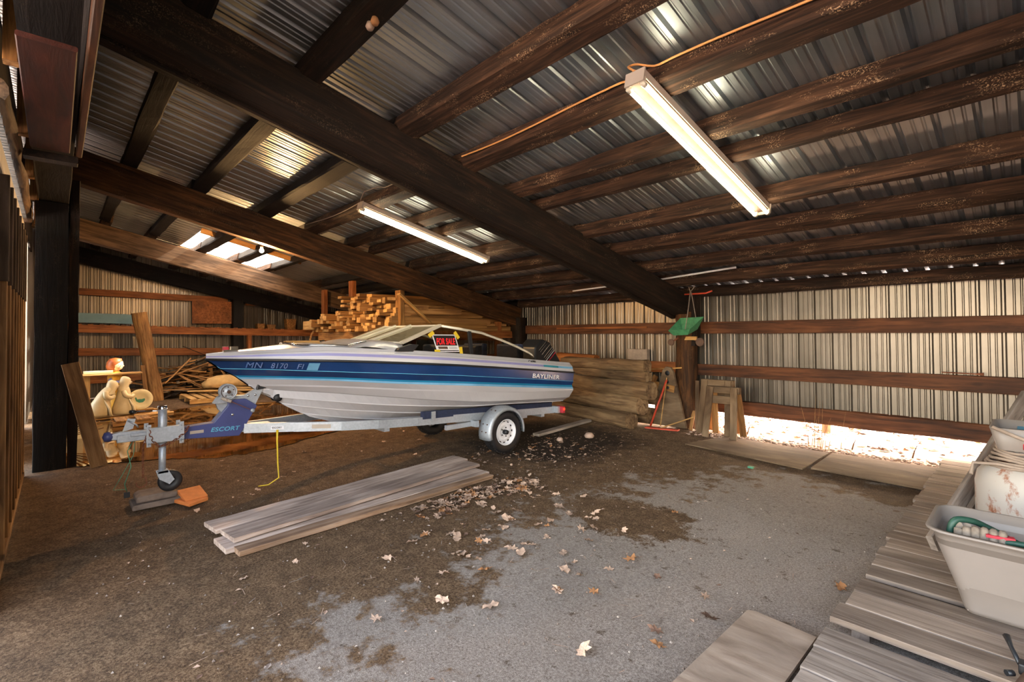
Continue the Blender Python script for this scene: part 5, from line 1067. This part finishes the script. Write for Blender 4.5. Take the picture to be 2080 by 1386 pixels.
# pavers / pallet near
def pallet(x0, x1, y0, y1, z, nb, label, mt='wood_fresh', rz=0):
    t = thing('pallet', ((x0+x1)/2, (y0+y1)/2, 0), label, 'pallet', 'pallets near the left wall')
    for k in range(nb): yy = y0+(y1-y0)*(k+.5)/nb; timber('deck_board', (x0, yy, z), (x1, yy, z), (y1-y0)/nb*.72, .022, mt, parent=t, seed=k)
    for k in range(3): xx = x0+.05+(x1-x0-.1)*k/2; timber('stringer', (xx, y0, z/2), (xx, y1, z/2), .05, z-.02, mt, parent=t, seed=k+5)
    t.rotation_euler.z = rz
pallet(-14.9, -13.5, 2.3, 3.6, .12, 7, 'pale wooden pallet before the scrap pile'); pallet(-11.75, -11.2, .75, 1.35, .1, 2, 'small dark pallet of two boards beside the trailer coupler', 'wood_old')
for k, (a, b) in enumerate((((-14.8, 2.5, .2), (-13.6, 3.9, .22)), ((-15.2, 3.0, .24), (-14.0, 4.3, .2)), ((-14.6, 2.9, .17), (-14.4, 4.4, .2)), ((-15.0, 2.6, .17), (-14.2, 3.3, .17)))):
    timber('board', a, b, .14, .03, 'wood_fresh', ['long pale board lying across the pallet', 'pale board lying behind the pallet', 'pale board along the far edge of the pallet', 'short pale board at the left end of the pallet'][k], 'board', 'boards on the pallet')
sm = MB(); loft(sm, [(-15.2, 3.5, .22, .01, .01), (-15.2, 3.5, .22, .2, .62), (-15.2, 3.5, .34, .24, .66), (-15.2, 3.48, .46, .2, .5), (-15.2, 3.45, .53, .1, .25), (-15.2, 3.45, .54, .01, .01)], 24); solo('sack', sm, 'sack', 'long pale sack lying over the pallet', 'sack')
timber('post', (-15.6, 3.15, 0), (-15.55, 3.1, .85), .1, .17, 'wood_pine', 'short upright board standing in front of the scrap pile', 'board', up=(1, 0, 0))
# scrap pile: each stick its own object
stk = [timber_mesh('stick', 1, .06, .028, m, seg=3, irr=.004, seed=k) for k, m in enumerate(('wood_old', 'wood_old', 'wood_pine', 'wood_dirtyply', 'wood_creosote'))]
R2 = random.Random(11)
def put_stick(p0, p1, sc, me, label, group):
    M, l = frame_of(p0, p1); o = bpy.data.objects.new('stick', me); COL.objects.link(o); o.matrix_basis = M@Matrix.Diagonal((l, sc, sc*.9, 1)); return P(o, label, 'stick', group)
for k in range(190):
    y = R2.uniform(1.7, 5.2); prof = .95*math.exp(-((y-3.3)/1.35)**2)+.15; z = R2.uniform(.05, prof); x = -16.35+R2.uniform(0, 1.1)*(1-z*.6)+.2
    L_ = R2.uniform(.5, 1.5); a = R2.gauss(math.pi/2, .55); e = R2.gauss(0, .16)
    d = Vector((math.cos(a)*math.cos(e), math.sin(a)*math.cos(e), math.sin(e)))*L_/2; c = Vector((x, y, z))
    p0, p1 = c-d, c+d
    for p in (p0, p1): p.x = max(-16.6, p.x); p.z = max(.03, p.z)
    put_stick(p0, p1, R2.uniform(.7, 1.7), stk[R2.randrange(5)], 'rough stick in the scrap wood pile at the left wall', 'sticks of the scrap pile')
fan = [((2.62, 1.02), (2.05, .4)), ((2.3, .6), (3.4, 1.05)), ((2.35, .62), (3.1, .1)), ((2.35, .6), (2.85, .22)), ((2.38, .62), (3.3, .42)), ((2.38, .64), (3.1, .38)), ((2.3, .6), (1.9, .35)), ((2.0, .5), (3.3, 1.0)), ((3.62, .9), (3.6, .3)), ((3.9, .8), (4.1, .35)), ((3.3, .85), (3.5, .3)), ((4.4, .7), (4.7, .3)), ((3.85, .95), (3.8, .4))]
for k, ((y0, z0), (y1, z1)) in enumerate(fan):
    put_stick((-15.3-.03*k, y0, z0), (-15.25+.02*k, y1, z1), 1.0, stk[2], 'bright bare lath fanned out on the front of the scrap pile', 'fanned laths on the scrap pile')
for k in range(14):      # small heap of sticks behind the black post
    a = .2+k*.17; put_stick((-9.9, .12, .12+.01*k), (-9.9+.05*k, .12+.55*math.cos(a)*.8, .14+.45*math.sin(a)*.8), .5, stk[0], 'thin stick of the bundle behind the leaning brown plank', 'stick bundle by the black post')
solo('panel', MB().box((-10.4, .1, .45), (.02, .45, .9)), 'cream', 'pale board standing behind the leaning brown plank', 'board')
# ---------------------------------------------------------------- lumber rack
rk = thing('lumber_rack', (-10.5, 5.5, 0), 'timber rack of posts and beams holding stacked lumber', 'rack')
for x, z, m in ((-12.35, 2.76, 'wood_girt'), (-10.75, 2.86, 'wood_girt'), (-8.62, 2.5, 'wood_old')): timber('upright', (x, 5.0, 0), (x, 5.0, z), .1, .17 if x < -12 else .2, m, parent=rk, up=(1, 0, 0))
timber('cross_beam', (-12.5, 4.93, 1.58), (-8.5, 4.93, 1.58), .06, .2, 'wood_pine', parent=rk); timber('cross_beam', (-12.5, 7.6, 1.55), (-8.5, 7.6, 1.55), .06, .18, 'wood_girt', parent=rk)
timber('cross_beam', (-8.55, 4.95, 1.6), (-8.5, 8.1, 1.6), .05, .16, 'wood_girt', parent=rk); timber('upright', (-12.35, 7.6, 0), (-12.35, 7.6, 2.3), .12, .12, 'wood_girt', parent=rk, up=(1, 0, 0)); timber('upright', (-8.62, 7.6, 0), (-8.62, 7.6, 1.9), .12, .12, 'wood_girt', parent=rk, up=(1, 0, 0))
sizes = [(.12, .06), (.16, .06), (.12, .12), (.2, .055), (.16, .11)]
lumb = [timber_mesh('lumber', 1, a, b, m, seg=1, endmat='wood_fresh') for a, b in sizes for m in ('wood_old', 'wood_pine')]
R3 = random.Random(4)
def put_l(x, z, y0, y1, si, mi, label, group, rx=0, name='lumber'):
    o = bpy.data.objects.new(name, lumb[si*2+mi]); COL.objects.link(o)
    M, l = frame_of((x, y0, z), (x+R3.uniform(-.06, .06), y1, z)); o.matrix_basis = M@Matrix.Rotation(rx, 4, 'X')@Matrix.Diagonal((l, 1, 1, 1)); return P(o, label, 'lumber', group)
x = -12.4
while x < -8.75:
    colw = R3.choice([.13, .17, .17, .21]); top = 1.95 if x < -11.9 else 2.12 if x < -10.8 else 2.42 if x < -9.6 else 2.3
    si_opts = {.13: [0, 2], .17: [1, 4], .21: [3]}[colw]; z = 1.69
    while z < top+R3.uniform(-.06, .06):
        si = R3.choice(si_opts); h = sizes[si][1]
        zmax = 3.6-S*7.9
        y1 = min(8.0, (3.55-z-.12)/S) if x > -9.0 else min(8.0, (4.0-z)/S)
        put_l(x+colw/2, z+h/2, 4.55+R3.uniform(0, .5), min(y1, 8.0), si, R3.randrange(2), 'board end in the stacked lumber on the rack behind the windscreen', 'lumber stacked on the rack', R3.uniform(-.04, .04)); z += h+.006
    x += colw+.012
for k, (z, y0, y1, m) in enumerate(((1.73, 4.8, 8.0, 0), (1.83, 5.15, 7.9, 1), (1.9, 4.75, 7.35, 1), (2.0, 5.2, 7.1, 0), (2.1, 4.9, 6.5, 1), (2.2, 5.2, 6.1, 0))):
    put_l(-8.66, z, y0, y1, 0 if k % 2 else 2, m, ['lowest long board on the near side of the rack', 'second long board on the near side of the rack', 'bright long board on the near side of the rack, ending near the corner post', 'fourth board on the near side of the rack', 'fifth board on the near side of the rack', 'short top board on the near side of the rack'][k], 'long boards on the near side of the rack')
timber('board', (-8.5, 4.9, 2.42), (-8.5, 5.62, 1.86), .04, .12, 'wood_fresh', 'pale board slanting down beside the right rack upright', 'board', up=(1, 0, 0))
timber('board', (-12.95, 4.7, 1.86), (-12.3, 4.72, 1.86), .04, .22, 'wood_fresh', 'bright square-cut board end sticking out at the left of the rack', 'board')
solo('hoop', MB().tube([(-12.75, 4.8, 1.3), (-12.78, 4.8, 1.5), (-12.7, 4.8, 1.62), (-12.5, 4.8, 1.74)], .025, 8), 'wood_pine', 'curved wooden piece hanging under the left end of the rack', 'hoop')
